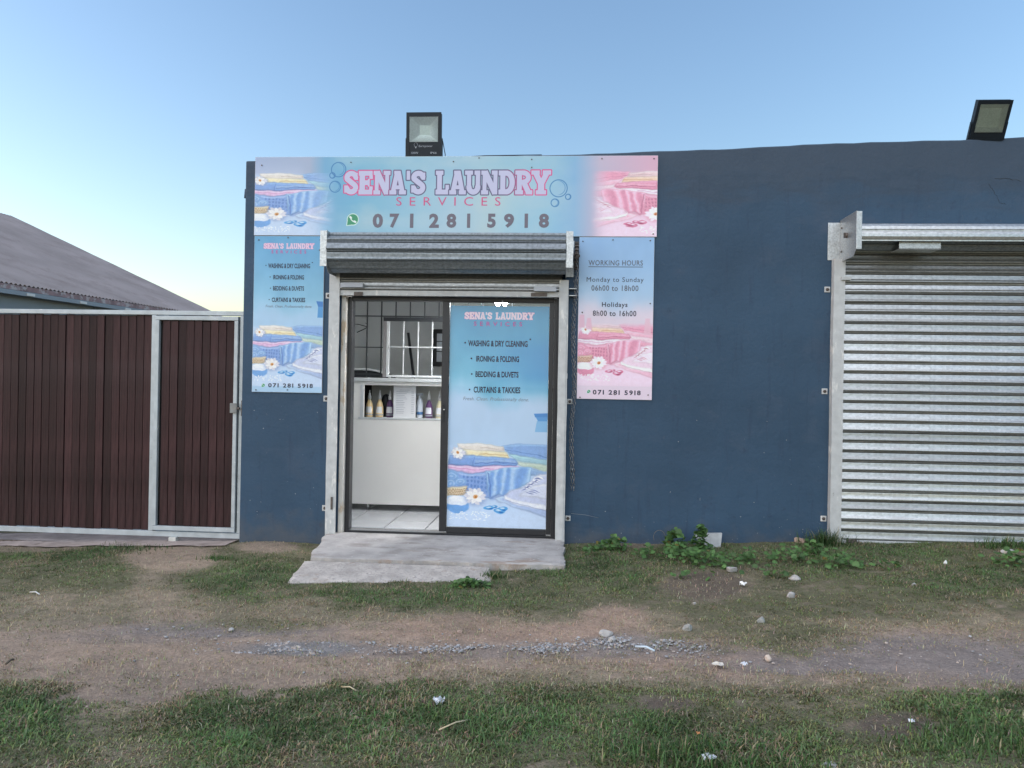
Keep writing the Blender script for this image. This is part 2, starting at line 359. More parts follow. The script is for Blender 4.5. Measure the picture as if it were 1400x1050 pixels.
def still_life(S, pink=False, bg=True):
    sh = lambda P: [(x-60, y-200) for x, y in P]
    if bg:
        t = np.clip(S.Y/720, 0, 1); S.paint(0.85*sstep(0, 60, S.Y), (198, 220, 245), 0.05)
        S.paint(0.7*sstep(430, 640, S.Y), (208, 226, 250), 0.06)
    # towels folded in the background
    S.poly(sh([(460, 232), (600, 205), (860, 215), (860, 350), (700, 330), (520, 300)]), (144, 180, 230), 6, .35, 4)
    S.poly(sh([(500, 296), (860, 345), (860, 395), (560, 350)]), (168, 208, 222), 5, .35)
    S.poly(sh([(540, 352), (860, 392), (860, 450), (600, 395)]), (198, 216, 198), 5, .35)
    S.poly(sh([(600, 405), (860, 450), (860, 500), (640, 470)]), (150, 182, 222), 6, .4)
    S.line(sh([(480, 262), (620, 285), (860, 330)]), 3, (92, 130, 190), .6)
    # stack
    S.poly(sh([(130, 222), (280, 212), (465, 238), (478, 275), (300, 280), (150, 262)]), (240, 232, 222), 4, .4, 4)
    S.line(sh([(290, 250), (470, 258)]), 3, (180, 160, 150), .5)
    S.poly(sh([(175, 268), (300, 280), (490, 288), (512, 332), (330, 338), (180, 312)]), (250, 236, 194), 4, .4, 4)
    S.line(sh([(290, 305), (500, 312)]), 3, (200, 170, 110), .6)
    S.poly(sh([(70, 322), (250, 318), (550, 342), (572, 368), (560, 390), (260, 404), (70, 396)]), (138, 174, 230), 4, .45, 3)
    S.poly(sh([(262, 352), (555, 350), (560, 366), (265, 372)]), (160, 192, 238), 3, .2)
    S.line(sh([(262, 376), (560, 370)]), 2.5, (76, 110, 175), .8)
    S.line(sh([(255, 330), (250, 400)]), 2.5, (86, 120, 185), .6)
    S.line(sh([(70, 398), (260, 406), (560, 392)]), 3, (80, 90, 150), .6)
    S.poly(sh([(70, 404), (250, 412), (575, 394), (580, 412), (420, 440), (240, 466), (70, 432)]), (236, 198, 232), 4, .35, 3)
    S.line(sh([(70, 420), (240, 436), (400, 420)]), 2.5, (200, 120, 170), .6)
    # basket
    S.poly(sh([(70, 440), (240, 470), (350, 450), (420, 640), (375, 672), (200, 620), (70, 560)]), (140, 172, 226), 6, .7, 4)
    for i in range(7):
        for j in range(4): S.ell(118+i*27, 292+j*36+i*3, 8, 12, (108, 144, 206), .3)
    S.line(sh([(150, 470), (250, 486), (350, 468)]), 6, (186, 208, 244), .7)
    # draped towel with soft folds
    S.poly(sh([(345, 452), (420, 430), (560, 405), (668, 412), (655, 520), (560, 590), (470, 650), (430, 640), (375, 672), (352, 600)]), (158, 196, 240), 5, .5, 6)
    body = sstep(4, -6, poly_sdf(S.X, S.Y, sh([(345, 452), (420, 430), (560, 405), (668, 412), (655, 520), (560, 590), (470, 650), (430, 640), (375, 672), (352, 600)])))
    fold = .5+.5*np.sin((S.X+S.Y*.16)/13+2.2*np.sin(S.X/60)); S.paint(body*.55*sstep(.25, 1, fold), (108, 150, 216)); S.paint(body*.55*sstep(.35, 0, fold), (200, 224, 250))
    S.line(sh([(355, 460), (368, 560), (372, 660)]), 6, (96, 130, 196), .7)
    S.paint(.5*np.exp(-((S.Y-472-(S.X-330)*-.25)/16)**2)*sstep(290, 330, S.X)*sstep(620, 560, S.X), (96, 126, 190))
    # rolled towels, wicker
    for (cx, cy, r_) in ((30, 290, 48), (96, 340, 44), (26, 356, 44)):
        S.ell(cx, cy, r_, r_*.9, (140, 180, 226)); rr_ = np.hypot(S.X-cx, (S.Y-cy)*1.1); S.paint(sstep(r_, r_*.9, rr_)*.6*sstep(.2, .9, .5+.5*np.sin(rr_/3.6)), (188, 214, 244)); S.paint(sstep(r_, r_*.9, rr_)*.4*sstep(0, 30, S.Y-cy), (96, 136, 200))
    S.poly(sh([(50, 588), (200, 585), (192, 640), (50, 662)]), (224, 204, 174), 5, .5, 4)
    for j in range(4):
        for i in range(9): S.ell(4+i*17+(j % 2)*8, 400+j*16, 6, 4, (176, 142, 104), .4)
    # canvas shoes
    S.poly(sh([(405, 672), (480, 655), (600, 705), (860, 775), (860, 850), (640, 770), (440, 700)]), (180, 200, 236), 7, .5, 3)
    S.poly(sh([(485, 648), (520, 612), (600, 585), (650, 548), (700, 490), (740, 470), (860, 440), (860, 760), (600, 715), (510, 680)]), (208, 216, 242), 8, .5, 8)
    S.poly(sh([(478, 650), (520, 672), (600, 690), (740, 712), (860, 742), (860, 772), (590, 722), (490, 686)]), (238, 242, 253), 4, .2, 3)
    S.poly(sh([(590, 640), (640, 600), (700, 560), (760, 540), (860, 560), (860, 660), (700, 650)]), (222, 228, 246), 8, .4, 8)
    S.paint(.55*sstep(5, 0, np.abs(S.Y-(487+(S.X-430)*.26)))*sstep(425, 440, S.X), (112, 126, 178))
    for i in range(8):
        S.ell(566+i*15, 386-i*13, 26, 4.5, (124, 134, 180), .4, -.55+.5*(i % 2)); S.ell(572+i*15, 378-i*13, 24, 4.5, (246, 248, 254), .3, .45)
    for i in range(3): S.ell(600+i*22, 420-i*9, 30, 4, (140, 150, 196), .4, .3)
    # bowl of soap
    S.ell(80, 545, 84, 60, (122, 174, 232)); S.ell(80, 505, 78, 40, (236, 242, 252), .1); S.ell(75, 485, 50, 26, (246, 250, 255), .25)
    for _ in range(60):
        x, y = rnd_s.random()*300+20, 590+rnd_s.random()*70; S.ell(x, y, 4+rnd_s.random()*4, 3+rnd_s.random()*3, (238, 246, 255), .3)
    # flowers
    for (cx, cy, r) in ((202, 458, 78), (75, 96, 52)):
        S.ell(cx+6, cy+12, r*.95, r*.8, (150, 170, 210), .5)
        for k in range(13):
            an = k*2*math.pi/13*2+0.3; q = .62 if k < 7 else .45; S.ell(cx+math.cos(an)*r*q, cy+math.sin(an)*r*q*.9, r*.42, r*.2, (224, 222, 230) if k < 7 else (248, 246, 244), .2, an)
        S.ell(cx, cy, r*.22, r*.2, (226, 170, 110), .25); S.ell(cx+2, cy+3, r*.1, r*.09, (176, 110, 60), .3)
    # blue glass beads
    for (cx, cy, rx, ry) in ((305, 552, 42, 20), (385, 580, 46, 24), (412, 562, 34, 18), (350, 540, 26, 14)):
        S.ell(cx, cy, rx, ry, (96, 168, 226), .15); S.ell(cx-6, cy-5, rx*.5, ry*.35, (200, 228, 248), .3); S.ell(cx+8, cy+8, rx*.5, ry*.3, (40, 116, 196), .3)
def pinkmap(c):
    r, g, b = c; L_ = (r+g+b)/3; s_ = b-r
    if s_ < -8: return (min(255, r+6), g*.93, b*.96+6)
    return (min(255, L_+60), min(255, L_+16-.36*s_), min(255, L_+28-.20*s_))
rnd_s = random.Random(3)

# block letters as distance fields (x to the right 0..1, y up 0..1)
def seg(X, Y, x0, y0, x1, y1, w):
    ex, ey = x1-x0, y1-y0; l = math.hypot(ex, ey); ex /= l; ey /= l
    u = (X-(x0+x1)/2)*ex+(Y-(y0+y1)/2)*ey; v = -(X-(x0+x1)/2)*ey+(Y-(y0+y1)/2)*ex
    qx, qy = np.abs(u)-l/2, np.abs(v)-w/2
    return np.hypot(np.maximum(qx, 0), np.maximum(qy, 0))+np.minimum(np.maximum(qx, qy), 0)
def rect(X, Y, x0, y0, x1, y1):
    qx, qy = np.abs(X-(x0+x1)/2)-(x1-x0)/2, np.abs(Y-(y0+y1)/2)-(y1-y0)/2
    return np.hypot(np.maximum(qx, 0), np.maximum(qy, 0))+np.minimum(np.maximum(qx, qy), 0)
def chain_sdf(X, Y, P, w):
    d = None
    for (x0, y0), (x1, y1) in zip(P[:-1], P[1:]):
        ex, ey = x1-x0, y1-y0; t = np.clip(((X-x0)*ex+(Y-y0)*ey)/(ex*ex+ey*ey), 0, 1)
        e = np.hypot(X-x0-ex*t, Y-y0-ey*t)-w/2; d = e if d is None else np.minimum(d, e)
    return d
def arc(cx, cy, rx, ry, a0, a1, n=14): return [(cx+rx*math.cos(rad(a0+(a1-a0)*i/n)), cy+ry*math.sin(rad(a0+(a1-a0)*i/n))) for i in range(n+1)]
def glyph(ch, X, Y, a):
    """a = width / height of the letter; X in 0..a"""
    R = lambda *q: rect(X, Y, q[0]*a, q[1], q[2]*a, q[3])
    Sg = lambda x0, y0, x1, y1, w: seg(X, Y, x0*a, y0, x1*a, y1, w)
    mn = lambda *d: np.minimum.reduce(d)
    t = 0.24
    if ch == 'E': return mn(R(.06, 0, .42, 1), R(0, 0, .95, .2), R(0, .8, .95, 1), R(.3, .4, .70, .6), R(.72, 0, .95, .34), R(.72, .66, .95, 1), R(.62, .34, .74, .66))
    if ch == 'N': return mn(R(.08, 0, .30, 1), R(.70, 0, .92, 1), Sg(.2, .96, .8, .04, .24), R(0, 0, .40, .17), R(0, .83, .36, 1), R(.60, .83, 1, 1))
    if ch == 'A': return mn(Sg(.2, .05, .46, .95, .19), Sg(.8, .05, .54, .95, .19), R(.3, .22, .7, .38), R(0, 0, .42, .17), R(.58, 0, 1, .17), R(.28, .86, .66, 1))
    if ch == 'S':
        P = arc(.5*a, .715, .30*a, .175, 10, 200) + arc(.5*a, .285, .30*a, .175, 60, -170)
        return mn(chain_sdf(X, Y, P, .22), R(.72, .62, .95, .92), R(.03, .08, .28, .38))
    if ch == "'": return R(.15, .62, .85, 1)
    if ch == 'L': return mn(R(.10, 0, .44, 1), R(0, .83, .54, 1), R(0, 0, .95, .2), R(.72, 0, .96, .4))
    if ch == 'U': return mn(R(.12, .28, .36, 1), R(.64, .28, .88, 1), chain_sdf(X, Y, arc(.5*a, .32, .26*a, .22, 180, 360), .22), R(0, .83, .46, 1), R(.56, .83, 1, 1))
    if ch == 'D': return mn(R(.1, 0, .40, 1), R(0, 0, .55, .2), R(0, .8, .55, 1), chain_sdf(X, Y, arc(.48*a, .5, .34*a, .39, -90, 90), .22))
    if ch == 'R': return mn(R(.1, 0, .38, 1), R(0, 0, .46, .17), R(0, .83, .5, 1), chain_sdf(X, Y, arc(.48*a, .71, .28*a, .19, -90, 90), .20), R(.3, .42, .5, .6), Sg(.5, .5, .80, .05, .22), R(.62, 0, 1, .17))
    if ch == 'Y': return mn(R(.34, 0, .66, .5), Sg(.18, .95, .5, .42, .22), Sg(.82, .95, .5, .42, .22), R(.24, 0, .76, .17), R(0, .83, .42, 1), R(.58, .83, 1, 1))
TITLE = [('S', 472.7, 491.8), ('E', 493.5, 512.6), ('N', 514.5, 536), ('A', 536.8, 558), ("'", 559, 565), ('S', 566.5, 585.6), ('L', 601, 618.5),
         ('A', 620, 641), ('U', 641.5, 663), ('N', 664, 686), ('D', 687.8, 708.5), ('R', 710.5, 732), ('Y', 732.5, 757)]
def paint_title(pic, x0, x1, y0, y1, fill, edge, edge_mid, halo=None, fat=.020, rim=.075):
    H = y1-y0
    for ch, a, b in TITLE:
        gx0 = x0+(a-472.7)/(757-472.7)*(x1-x0); gx1 = x0+(b-472.7)/(757-472.7)*(x1-x0)
        m = int(H*.35); sl = (slice(int(y0)-m, int(y1)+m), slice(int(gx0)-m, int(gx1)+m))
        X = (pic.X[sl]-gx0)/H; Y = (y1-pic.Y[sl])/H
        d = glyph(ch, X*0.92+0.04*(gx1-gx0)/H, Y*0.9+0.05, (gx1-gx0)/H)
        aa = 0.8/H
        xm = ((pic.X[sl]-x0)/(x1-x0))
        w = np.clip(sstep(.12, .3, xm)*sstep(.92, .74, xm), 0, 1)[..., None]
        ec = (np.array(edge)*(1-w)+np.array(edge_mid)*w)/255
        mo = sstep(rim+aa, rim-aa, d); pic.a[sl] = pic.a[sl]*(1-mo[..., None])+ec*mo[..., None]
        mf = sstep(fat+aa, fat-aa, d); pic.a[sl] = pic.a[sl]*(1-mf[..., None])+np.array(fill)/255*mf[..., None]
def paint_phone_icon(pic, cx, cy, r):
    m = int(r*1.8); sl = (slice(int(cy)-m, int(cy)+m), slice(int(cx)-m, int(cx)+m)); X = (pic.X[sl]-cx)/r; Y = (pic.Y[sl]-cy)/r
    body = np.minimum(np.hypot(X, Y)-.86, poly_sdf(X, Y, [(-.95, .95), (-.85, .2), (-.2, .85)]))
    aa = 1.0/r
    for off, c in ((.16, (205, 232, 222)), (0, (58, 150, 108))):
        k = sstep(off+aa, off-aa, body); pic.a[sl] = pic.a[sl]*(1-k[..., None])+np.array(c)/255*k[..., None]
    h = np.minimum(chain_sdf(X, Y, [(-.42, -.34), (-.30, 0.0), (0.02, .30), (.36, .42)], .16), np.minimum(chain_sdf(X, Y, [(-.44, -.40), (-.30, -.24)], .34), chain_sdf(X, Y, [(.24, .32), (.44, .42)], .34)))
    k = sstep(aa, -aa, h); pic.a[sl] = pic.a[sl]*(1-k[..., None])+np.array((235, 245, 240))/255*k[..., None]
def paint_rings(pic, rings, col, w):
    for cx, cy, r in rings:
        d = np.abs(np.hypot(pic.X-cx, pic.Y-cy)-r); pic.mixm(sstep(w*1.5, w*.4, d)*.85, col)
        pic.mixm(sstep(w*1.2, w*.3, np.abs(np.hypot(pic.X-cx+r*.06, pic.Y-cy+r*.06)-r*.82))*.6*sstep(-.2, .4, (pic.X-cx)/r), col)
def picture(pic, name):
    im = bpy.data.images.new(name, pic.W, pic.H)
    a = np.ones((pic.H, pic.W, 4), np.float32); a[..., :3] = np.clip(pic.a, 0, 1)[::-1]
    im.pixels.foreach_set(a.ravel()); im.update(); im.pack()
    return im
def print_mat(name, pic, rough=0.35, gain=1.0, coat=0.0):
    im = picture(pic, name)
    m = bpy.data.materials.new(name); m.use_nodes = True; N = m.node_tree.nodes; L = m.node_tree.links; b = N['Principled BSDF']
    t = N.new('ShaderNodeTexImage'); t.image = im; t.interpolation = 'Cubic'
    uv = N.new('ShaderNodeUVMap'); L.new(uv.outputs[0], t.inputs[0])
    mx = N.new('ShaderNodeMix'); mx.data_type = 'RGBA'; mx.blend_type = 'MULTIPLY'; mx.inputs['Factor'].default_value = 1
    L.new(t.outputs[0], mx.inputs['A']); mx.inputs['B'].default_value = (gain, gain, gain, 1); L.new(mx.outputs['Result'], b.inputs['Base Color'])
    sock(b, 'Roughness', rough); sock(b, 'Coat Weight', coat); sock(b, 'Coat Roughness', 0.03)
    nz = N.new('ShaderNodeTexNoise'); nz.inputs['Scale'].default_value = 1.4; tc = N.new('ShaderNodeTexCoord'); L.new(tc.outputs['Object'], nz.inputs['Vector'])
    bp = N.new('ShaderNodeBump'); bp.inputs['Strength'].default_value = .12; bp.inputs['Distance'].default_value = .02; L.new(nz.outputs['Fac'], bp.inputs['Height']); L.new(bp.outputs[0], b.inputs['Normal'])
    return m
def print_sheet(name, x0, x1, y, z0, z1, m, parent):
    me = bpy.data.meshes.new(name); me.from_pydata([(x0, y, z0), (x1, y, z0), (x1, y, z1), (x0, y, z1)], [], [(0, 1, 2, 3)])
    uv = me.uv_layers.new(name='UVMap')
    for i, c in enumerate([(0, 0), (1, 0), (1, 1), (0, 1)]): uv.data[i].uv = c
    me.materials.append(m); o = bpy.data.objects.new(name, me); C.objects.link(o); o.parent = parent; return o

dg = bpy.context.evaluated_depsgraph_get()
def lettering(text, box, Y, m, parent, bold=0.0, space=1.0, shear=0.0, name='lettering', base='F'):
    """text fitted to a rectangle given in photograph units on the plane y=Y"""
    cv = bpy.data.curves.new('tmp', 'FONT'); cv.body = text; cv.space_character = space; cv.offset = bold; cv.shear = shear; cv.resolution_u = 3
    o = bpy.data.objects.new('tmp', cv); C.objects.link(o); bpy.context.view_layer.update()
    ev = o.evaluated_get(bpy.context.evaluated_depsgraph_get()); me = bpy.data.meshes.new_from_object(ev)
    bpy.data.objects.remove(o); bpy.data.curves.remove(cv)
    co = np.empty(len(me.vertices)*3); me.vertices.foreach_get('co', co); co = co.reshape(-1, 3)
    x0, z0 = at(box[0], box[3], Y); x1, z1 = at(box[2], box[1], Y)
    _, z0b = at(box[2], box[3], Y); _, z1b = at(box[0], box[1], Y); z0 = (z0+z0b)/2; z1 = (z1+z1b)/2
    mn, mx = co.min(0), co.max(0)
    nx = x0+(co[:, 0]-mn[0])/(mx[0]-mn[0])*(x1-x0)
    lo = mn[1] if base == 'F' else 0.0
    nz = z0+(co[:, 1]-lo)/(mx[1]-lo)*(z1-z0)
    out = np.stack([nx, np.full_like(nx, Y), nz], 1)
    me.vertices.foreach_set('co', out.ravel()); me.update(); me.materials.clear(); me.materials.append(m); me.name = name
    ob = bpy.data.objects.new(name, me); C.objects.link(ob); ob.parent = parent
    return ob
def dot(px, py, rpx, Y, m, parent, name='bullet'):
    x, z = at(px, py, Y); r = rpx*(Y-CAMY)/FPX; mb = MB(); n = 10
    mb.add([(x+r*math.cos(2*math.pi*k/n), Y, z+r*math.sin(2*math.pi*k/n)) for k in range(n)], [tuple(range(n))])
    return mb.build(name, m, parent)

# ------------------------------------------------------------------ ground (one sheet to the horizon)
def spaced(a, b, step, far, n):
    core = np.arange(a, b+step*.5, step); g = np.geomspace(1, far, n)
    return np.concatenate([a-(g[::-1]-1)-step, core, b+(g-1)+step])
gxs = spaced(-6.8, 6.2, 0.028, 400, 26); gys = spaced(-5.6, 0.6, 0.022, 400, 26)
GX, GY = np.meshgrid(gxs, gys)
def survey(x, y):
    """where a ground point stands in the photograph, the plan the wear marks were measured on"""
    z = gz(x, y); vx, vy, vz = x, np.maximum(y-CAMY, 0.9), z-CAMH
    dep = np.maximum(vx*cf.x+vy*cf.y+vz*cf.z, 0.6)
    return 700+FPX*(vx*cr.x+vy*cr.y+vz*cr.z)/dep, 525-FPX*(vx*cu.x+vy*cu.y+vz*cu.z)/dep
def cover(x, y):
    px, py = survey(x, y)
    n1 = fbm(x*1.6+3, y*2.2, 21, 4); n2 = fbm(x*6, y*8, 31, 3); n3 = fbm(x*0.7, y*0.9, 41, 2)
    n4 = fbm(x*19, y*24, 37, 3); wob = (n1-.5)*66+(n2-.5)*56+(n4-.5)*34
    top = np.interp(px, [-300, 0, 200, 400, 600, 800, 950, 1100, 1250, 1400, 1700], [846, 862, 852, 862, 858, 858, 874, 888, 872, 880, 880])
    bot = np.interp(px, [-300, 0, 200, 400, 600, 800, 950, 1100, 1250, 1400, 1700], [940, 932, 950, 930, 922, 916, 916, 920, 924, 932, 936])
    inp = sstep(-14, 10, py+wob*.7-top)*sstep(14, -10, py+wob*.7-bot)
    gr = 1-inp
    above = sstep(-62, -2, py+wob-top)*(py < top+30)      # drying out towards the path
    below = sstep(42, 0, py+wob*.8-bot)*(py > bot-20)
    dry = np.clip(0.58*above+0.80*below+0.95*(n1-.44)+0.6*(n2-.5), 0, 1)
    E = lambda cx, cy, rx, ry: np.exp(-(((px-cx)/rx)**2+((py-cy)/ry)**2)**1.5)
    bare = np.zeros_like(px)
    for cx, cy, rx, ry, s in ((235, 762, 70, 22, 1), (215, 805, 40, 36, .6), (230, 848, 60, 16, .7), (840, 846, 48, 20, 1), (800, 866, 90, 16, 1), (625, 852, 60, 14, .8), (965, 800, 62, 22, .9),
                              (912, 962, 42, 12, .9), (1225, 992, 62, 18, .9), (140, 985, 60, 22, .3), (150, 1030, 40, 12, .2), (1010, 1040, 40, 10, .4), (870, 745, 35, 6, .8), (1290, 930, 80, 12, .5),
                              (365, 748, 45, 9, .9), (30, 748, 90, 8, .8), (60, 780, 90, 16, .25), (1215, 775, 40, 10, .5), (1090, 735, 30, 6, .6), (60, 845, 130, 20, .4), (170, 930, 80, 25, .3)):
        bare = np.maximum(bare, s*np.clip(E(cx, cy, rx, ry)*1.5+(n2-.5)*.9*E(cx, cy, rx*1.6, ry*1.6), 0, 1))
    lush = np.zeros_like(px)
    for cx, cy, rx, ry in ((100, 760, 110, 28), (330, 790, 90, 26), (560, 815, 170, 16), (800, 770, 90, 26), (860, 790, 60, 18), (1180, 760, 130, 26), (1320, 790, 110, 22), (660, 800, 30, 10), (930, 760, 100, 18),
                           (520, 985, 180, 45), (1000, 1030, 120, 30), (700, 990, 120, 40), (1330, 990, 100, 50), (330, 1000, 100, 50), (880, 1000, 80, 40), (30, 980, 80, 40)):
        lush = np.maximum(lush, E(cx, cy, rx*1.15, ry*1.2))
    dry = np.clip(dry-0.5*lush+0.30*bare, 0, 1); lush = lush*(1-bare)
    dens = np.clip((gr+.16*inp*(n2 > .5)*(1-gr))*(1-bare*.92)*(0.90+0.40*lush-0.05*dry+1.3*(n2-.5)+.9*(n4-.5)), 0, 1)
    return px, py, inp, dry, bare, lush, dens, n1, n2, n3
px, py, inp, dry, bare, lush, dens, n1, n2, n3 = cover(GX, GY)
def c3(*c): return np.array(c)[None, None, :]
def mixc(a, b, t): return a*(1-t[..., None])+b*t[..., None]
soil = c3(.335, .250, .188); soil2 = c3(.27, .210, .165)
col = mixc(soil2, soil, np.clip(n1*1.6-.3, 0, 1))
E2 = lambda cx, cy, rx, ry, k=1.5: np.clip(1.4*np.exp(-(((px-cx)/rx)**2+((py-cy)/ry)**2)**k)+(n2-.5)*.6*np.exp(-(((px-cx)/rx/1.5)**2+((py-cy)/ry/1.5)**2)), 0, 1)
red = np.maximum.reduce([E2(625, 852, 90, 16), E2(840, 842, 60, 20), E2(700, 862, 180, 14), E2(1120, 880, 130, 10), E2(1010, 905, 180, 16)])
col = mixc(col, c3(.35, .24, .18), red*.6)
asph = np.maximum.reduce([E2(300, 858, 150, 11), E2(1250, 890, 230, 26), E2(1480, 905, 260, 32), E2(1130, 905, 150, 14), E2(700, 888, 300, 10)*.6, E2(950, 885, 120, 14)*.6, E2(180, 868, 90, 8)*.5])
col = mixc(col, c3(.220, .190, .178), asph*.85)
grav = np.maximum.reduce([E2(415, 884, 85, 9), E2(850, 876, 60, 10)*.6])
col = mixc(col, c3(.20, .20, .205), grav*.8)
dsoil = np.maximum.reduce([E2(965, 800, 66, 24), E2(912, 962, 44, 13), E2(1225, 992, 64, 20), E2(870, 745, 40, 8)*.5])
col = mixc(col, c3(.085, .065, .055), dsoil*.85)
under = mixc(c3(.125, .118, .07), c3(.27, .22, .155), np.clip(dry*1.1, 0, 1))
gmask = np.clip(dens*1.5, 0, 1)*(1-inp); col = mixc(col, under, gmask)
col = col*(0.86+0.28*fbm(GX*11, GY*14, 61, 3))[..., None]
GZ = gz(GX, GY) - 0.012*asph + 0.030*inp*(fbm(GX*4, GY*11, 71, 4)-.5) + 0.012*(fbm(GX*22, GY*26, 73, 2)-.5) - 0.009*inp
GZ = np.where(GY > 0.12, np.minimum(GZ, -0.12)-0.05, GZ)
nyv, nxv = GX.shape
verts = np.stack([GX, GY, GZ], -1).reshape(-1, 3)
idx = np.arange(nyv*nxv).reshape(nyv, nxv)
quads = np.stack([idx[:-1, :-1], idx[:-1, 1:], idx[1:, 1:], idx[1:, :-1]], -1).reshape(-1, 4)
def np_mesh(name, verts, faces, k, colors=None, smooth=True):
    me = bpy.data.meshes.new(name); me.vertices.add(len(verts)); me.vertices.foreach_set('co', verts.astype(np.float32).ravel())
    me.loops.add(faces.size); me.loops.foreach_set('vertex_index', faces.astype(np.int32).ravel())
    me.polygons.add(len(faces)); me.polygons.foreach_set('loop_start', np.arange(0, faces.size, k, dtype=np.int32))
    me.polygons.foreach_set('loop_total', np.full(len(faces), k, np.int32)); me.polygons.foreach_set('use_smooth', np.full(len(faces), smooth))
    me.update(calc_edges=True)
    if colors is not None:
        at_ = me.color_attributes.new('Col', 'FLOAT_COLOR', 'POINT'); c = np.ones((len(verts), 4), np.float32); c[:, :3] = colors; at_.data.foreach_set('color', c.ravel())
    return me
def vcol_mat(name, rough=.9, bump=None, trans=0.0, noise=None, spec=.3):
    m = bpy.data.materials.new(name); m.use_nodes = True; N = m.node_tree.nodes; L = m.node_tree.links; b = N['Principled BSDF']
    v = N.new('ShaderNodeVertexColor'); v.layer_name = 'Col'; cur = v.outputs[0]; sock(b, 'Roughness', rough); sock(b, 'Specular IOR Level', spec)
    tc = N.new('ShaderNodeTexCoord')
    if noise:
        for sc, lo, hi in noise:
            nz = N.new('ShaderNodeTexNoise'); nz.inputs['Scale'].default_value = sc; nz.inputs['Detail'].default_value = 6; nz.inputs['Roughness'].default_value = .7; L.new(tc.outputs['Object'], nz.inputs['Vector'])
            mr = N.new('ShaderNodeMapRange'); mr.inputs['From Min'].default_value = .3; mr.inputs['From Max'].default_value = .7; mr.inputs['To Min'].default_value = lo; mr.inputs['To Max'].default_value = hi; L.new(nz.outputs['Fac'], mr.inputs['Value'])
            mx = N.new('ShaderNodeMix'); mx.data_type = 'RGBA'; mx.blend_type = 'MULTIPLY'; mx.inputs['Factor'].default_value = 1; L.new(cur, mx.inputs['A']); L.new(mr.outputs[0], mx.inputs['B']); cur = mx.outputs['Result']
    L.new(cur, b.inputs['Base Color'])
    if bump:
        nb = N.new('ShaderNodeTexNoise'); nb.inputs['Scale'].default_value = bump[0]; nb.inputs['Detail'].default_value = 8; nb.inputs['Roughness'].default_value = .7; L.new(tc.outputs['Object'], nb.inputs['Vector'])
        bp = N.new('ShaderNodeBump'); bp.inputs['Strength'].default_value = bump[1]; bp.inputs['Distance'].default_value = .012; L.new(nb.outputs['Fac'], bp.inputs['Height']); L.new(bp.outputs[0], b.inputs['Normal'])
    if trans:
        out = N['Material Output']; tr = N.new('ShaderNodeBsdfTranslucent'); L.new(cur, tr.inputs[0]); ms = N.new('ShaderNodeMixShader'); ms.inputs[0].default_value = trans
        L.new(b.outputs[0], ms.inputs[1]); L.new(tr.outputs[0], ms.inputs[2]); L.new(ms.outputs[0], out.inputs[0])
    return m
M_ground = vcol_mat('earth', .95, (46, 1.0), noise=[(14, .86, 1.14), (60, .70, 1.28), (210, .72, 1.25)])
M_blade = vcol_mat('grass_blade', .55, trans=.25, spec=.35)
me = np_mesh('ground', verts, quads, 4, col.reshape(-1, 3)); me.materials.append(M_ground)
ground = bpy.data.objects.new('ground', me); C.objects.link(ground); ground['kind'] = 'structure'

# ------------------------------------------------------------------ shop building
bld = thing('shop_building', 'long single storey dark blue plastered building with a laundry shop doorway', 'building', (0, 0, 0))
xs_top = [(-2.905, 3.362), (-2.3, 3.372), (-1.6, 3.385), (-1.148, 3.391), (-0.5, 3.400), (0.1, 3.412), (0.772, 3.436), (1.4, 3.455), (2.0, 3.487), (2.7, 3.510), (3.3, 3.522), (3.805, 3.541), (4.8, 3.56), (6.0, 3.58), (9.0, 3.62)]
top = []
for (a, za), (b_, zb) in zip(xs_top[:-1], xs_top[1:]):
    k = max(2, int((b_-a)/0.12))
    for i in range(k): t = i/k; top.append((a+(b_-a)*t, za+(zb-za)*t+(vnoise(np.array([a*3+t*7.]), np.array([2.]), 5)[0]-.5)*.008))
top.append(xs_top[-1])
outline = [(-2.905, -0.6), (-1.985, -0.6), (-1.985, 2.36), (-0.035, 2.36), (-0.035, -0.6), (2.36, -0.6), (2.36, 2.60), (4.60, 2.60), (4.60, -0.6), (9.0, -0.6)] + top[::-1]
bm = bmesh.new(); vs_ = [bm.verts.new((x, 0.0, z)) for x, z in outline]; f = bm.faces.new(vs_)
ex = bmesh.ops.extrude_face_region(bm, geom=[f]); bmesh.ops.translate(bm, verts=[g for g in ex['geom'] if isinstance(g, bmesh.types.BMVert)], vec=(0, 0.22, 0))
bmesh.ops.recalc_face_normals(bm, faces=bm.faces)
me = bpy.data.meshes.new('facade_wall'); bm.to_mesh(me); bm.free(); me.materials.append(M_wall)
o = bpy.data.objects.new('facade_wall', me); C.objects.link(o); o.parent = bld
md = o.modifiers.new('bevel', 'BEVEL'); md.width = .012; md.segments = 2; md.limit_method = 'ANGLE'
MB().box(-2.905, -2.70, 0.222, 7.0, -0.6, 3.33).build('side_wall', M_wall, bld)
MB().box(8.8, 9.0, 0.222, 7.0, -0.6, 3.5).build('side_wall', M_wall, bld)
MB().box(-2.698, 8.798, 6.8, 7.0, -0.6, 3.4).build('rear_wall', M_wall, bld)
MB().box(-2.698, 8.798, 0.223, 6.798, 3.15, 3.25).build('roof', M_farwall, bld)
# little waste pipe stub sticking out of the left corner
x, z = at(335, 262, .1); MB().tube([(-2.87, .1, z), (-2.935, .1, z)], .022, 10).tube([(-2.935, .1, z+.02), (-2.94, .1, z-.06)], .018, 8).build('pipe_stub', M_wall, bld)
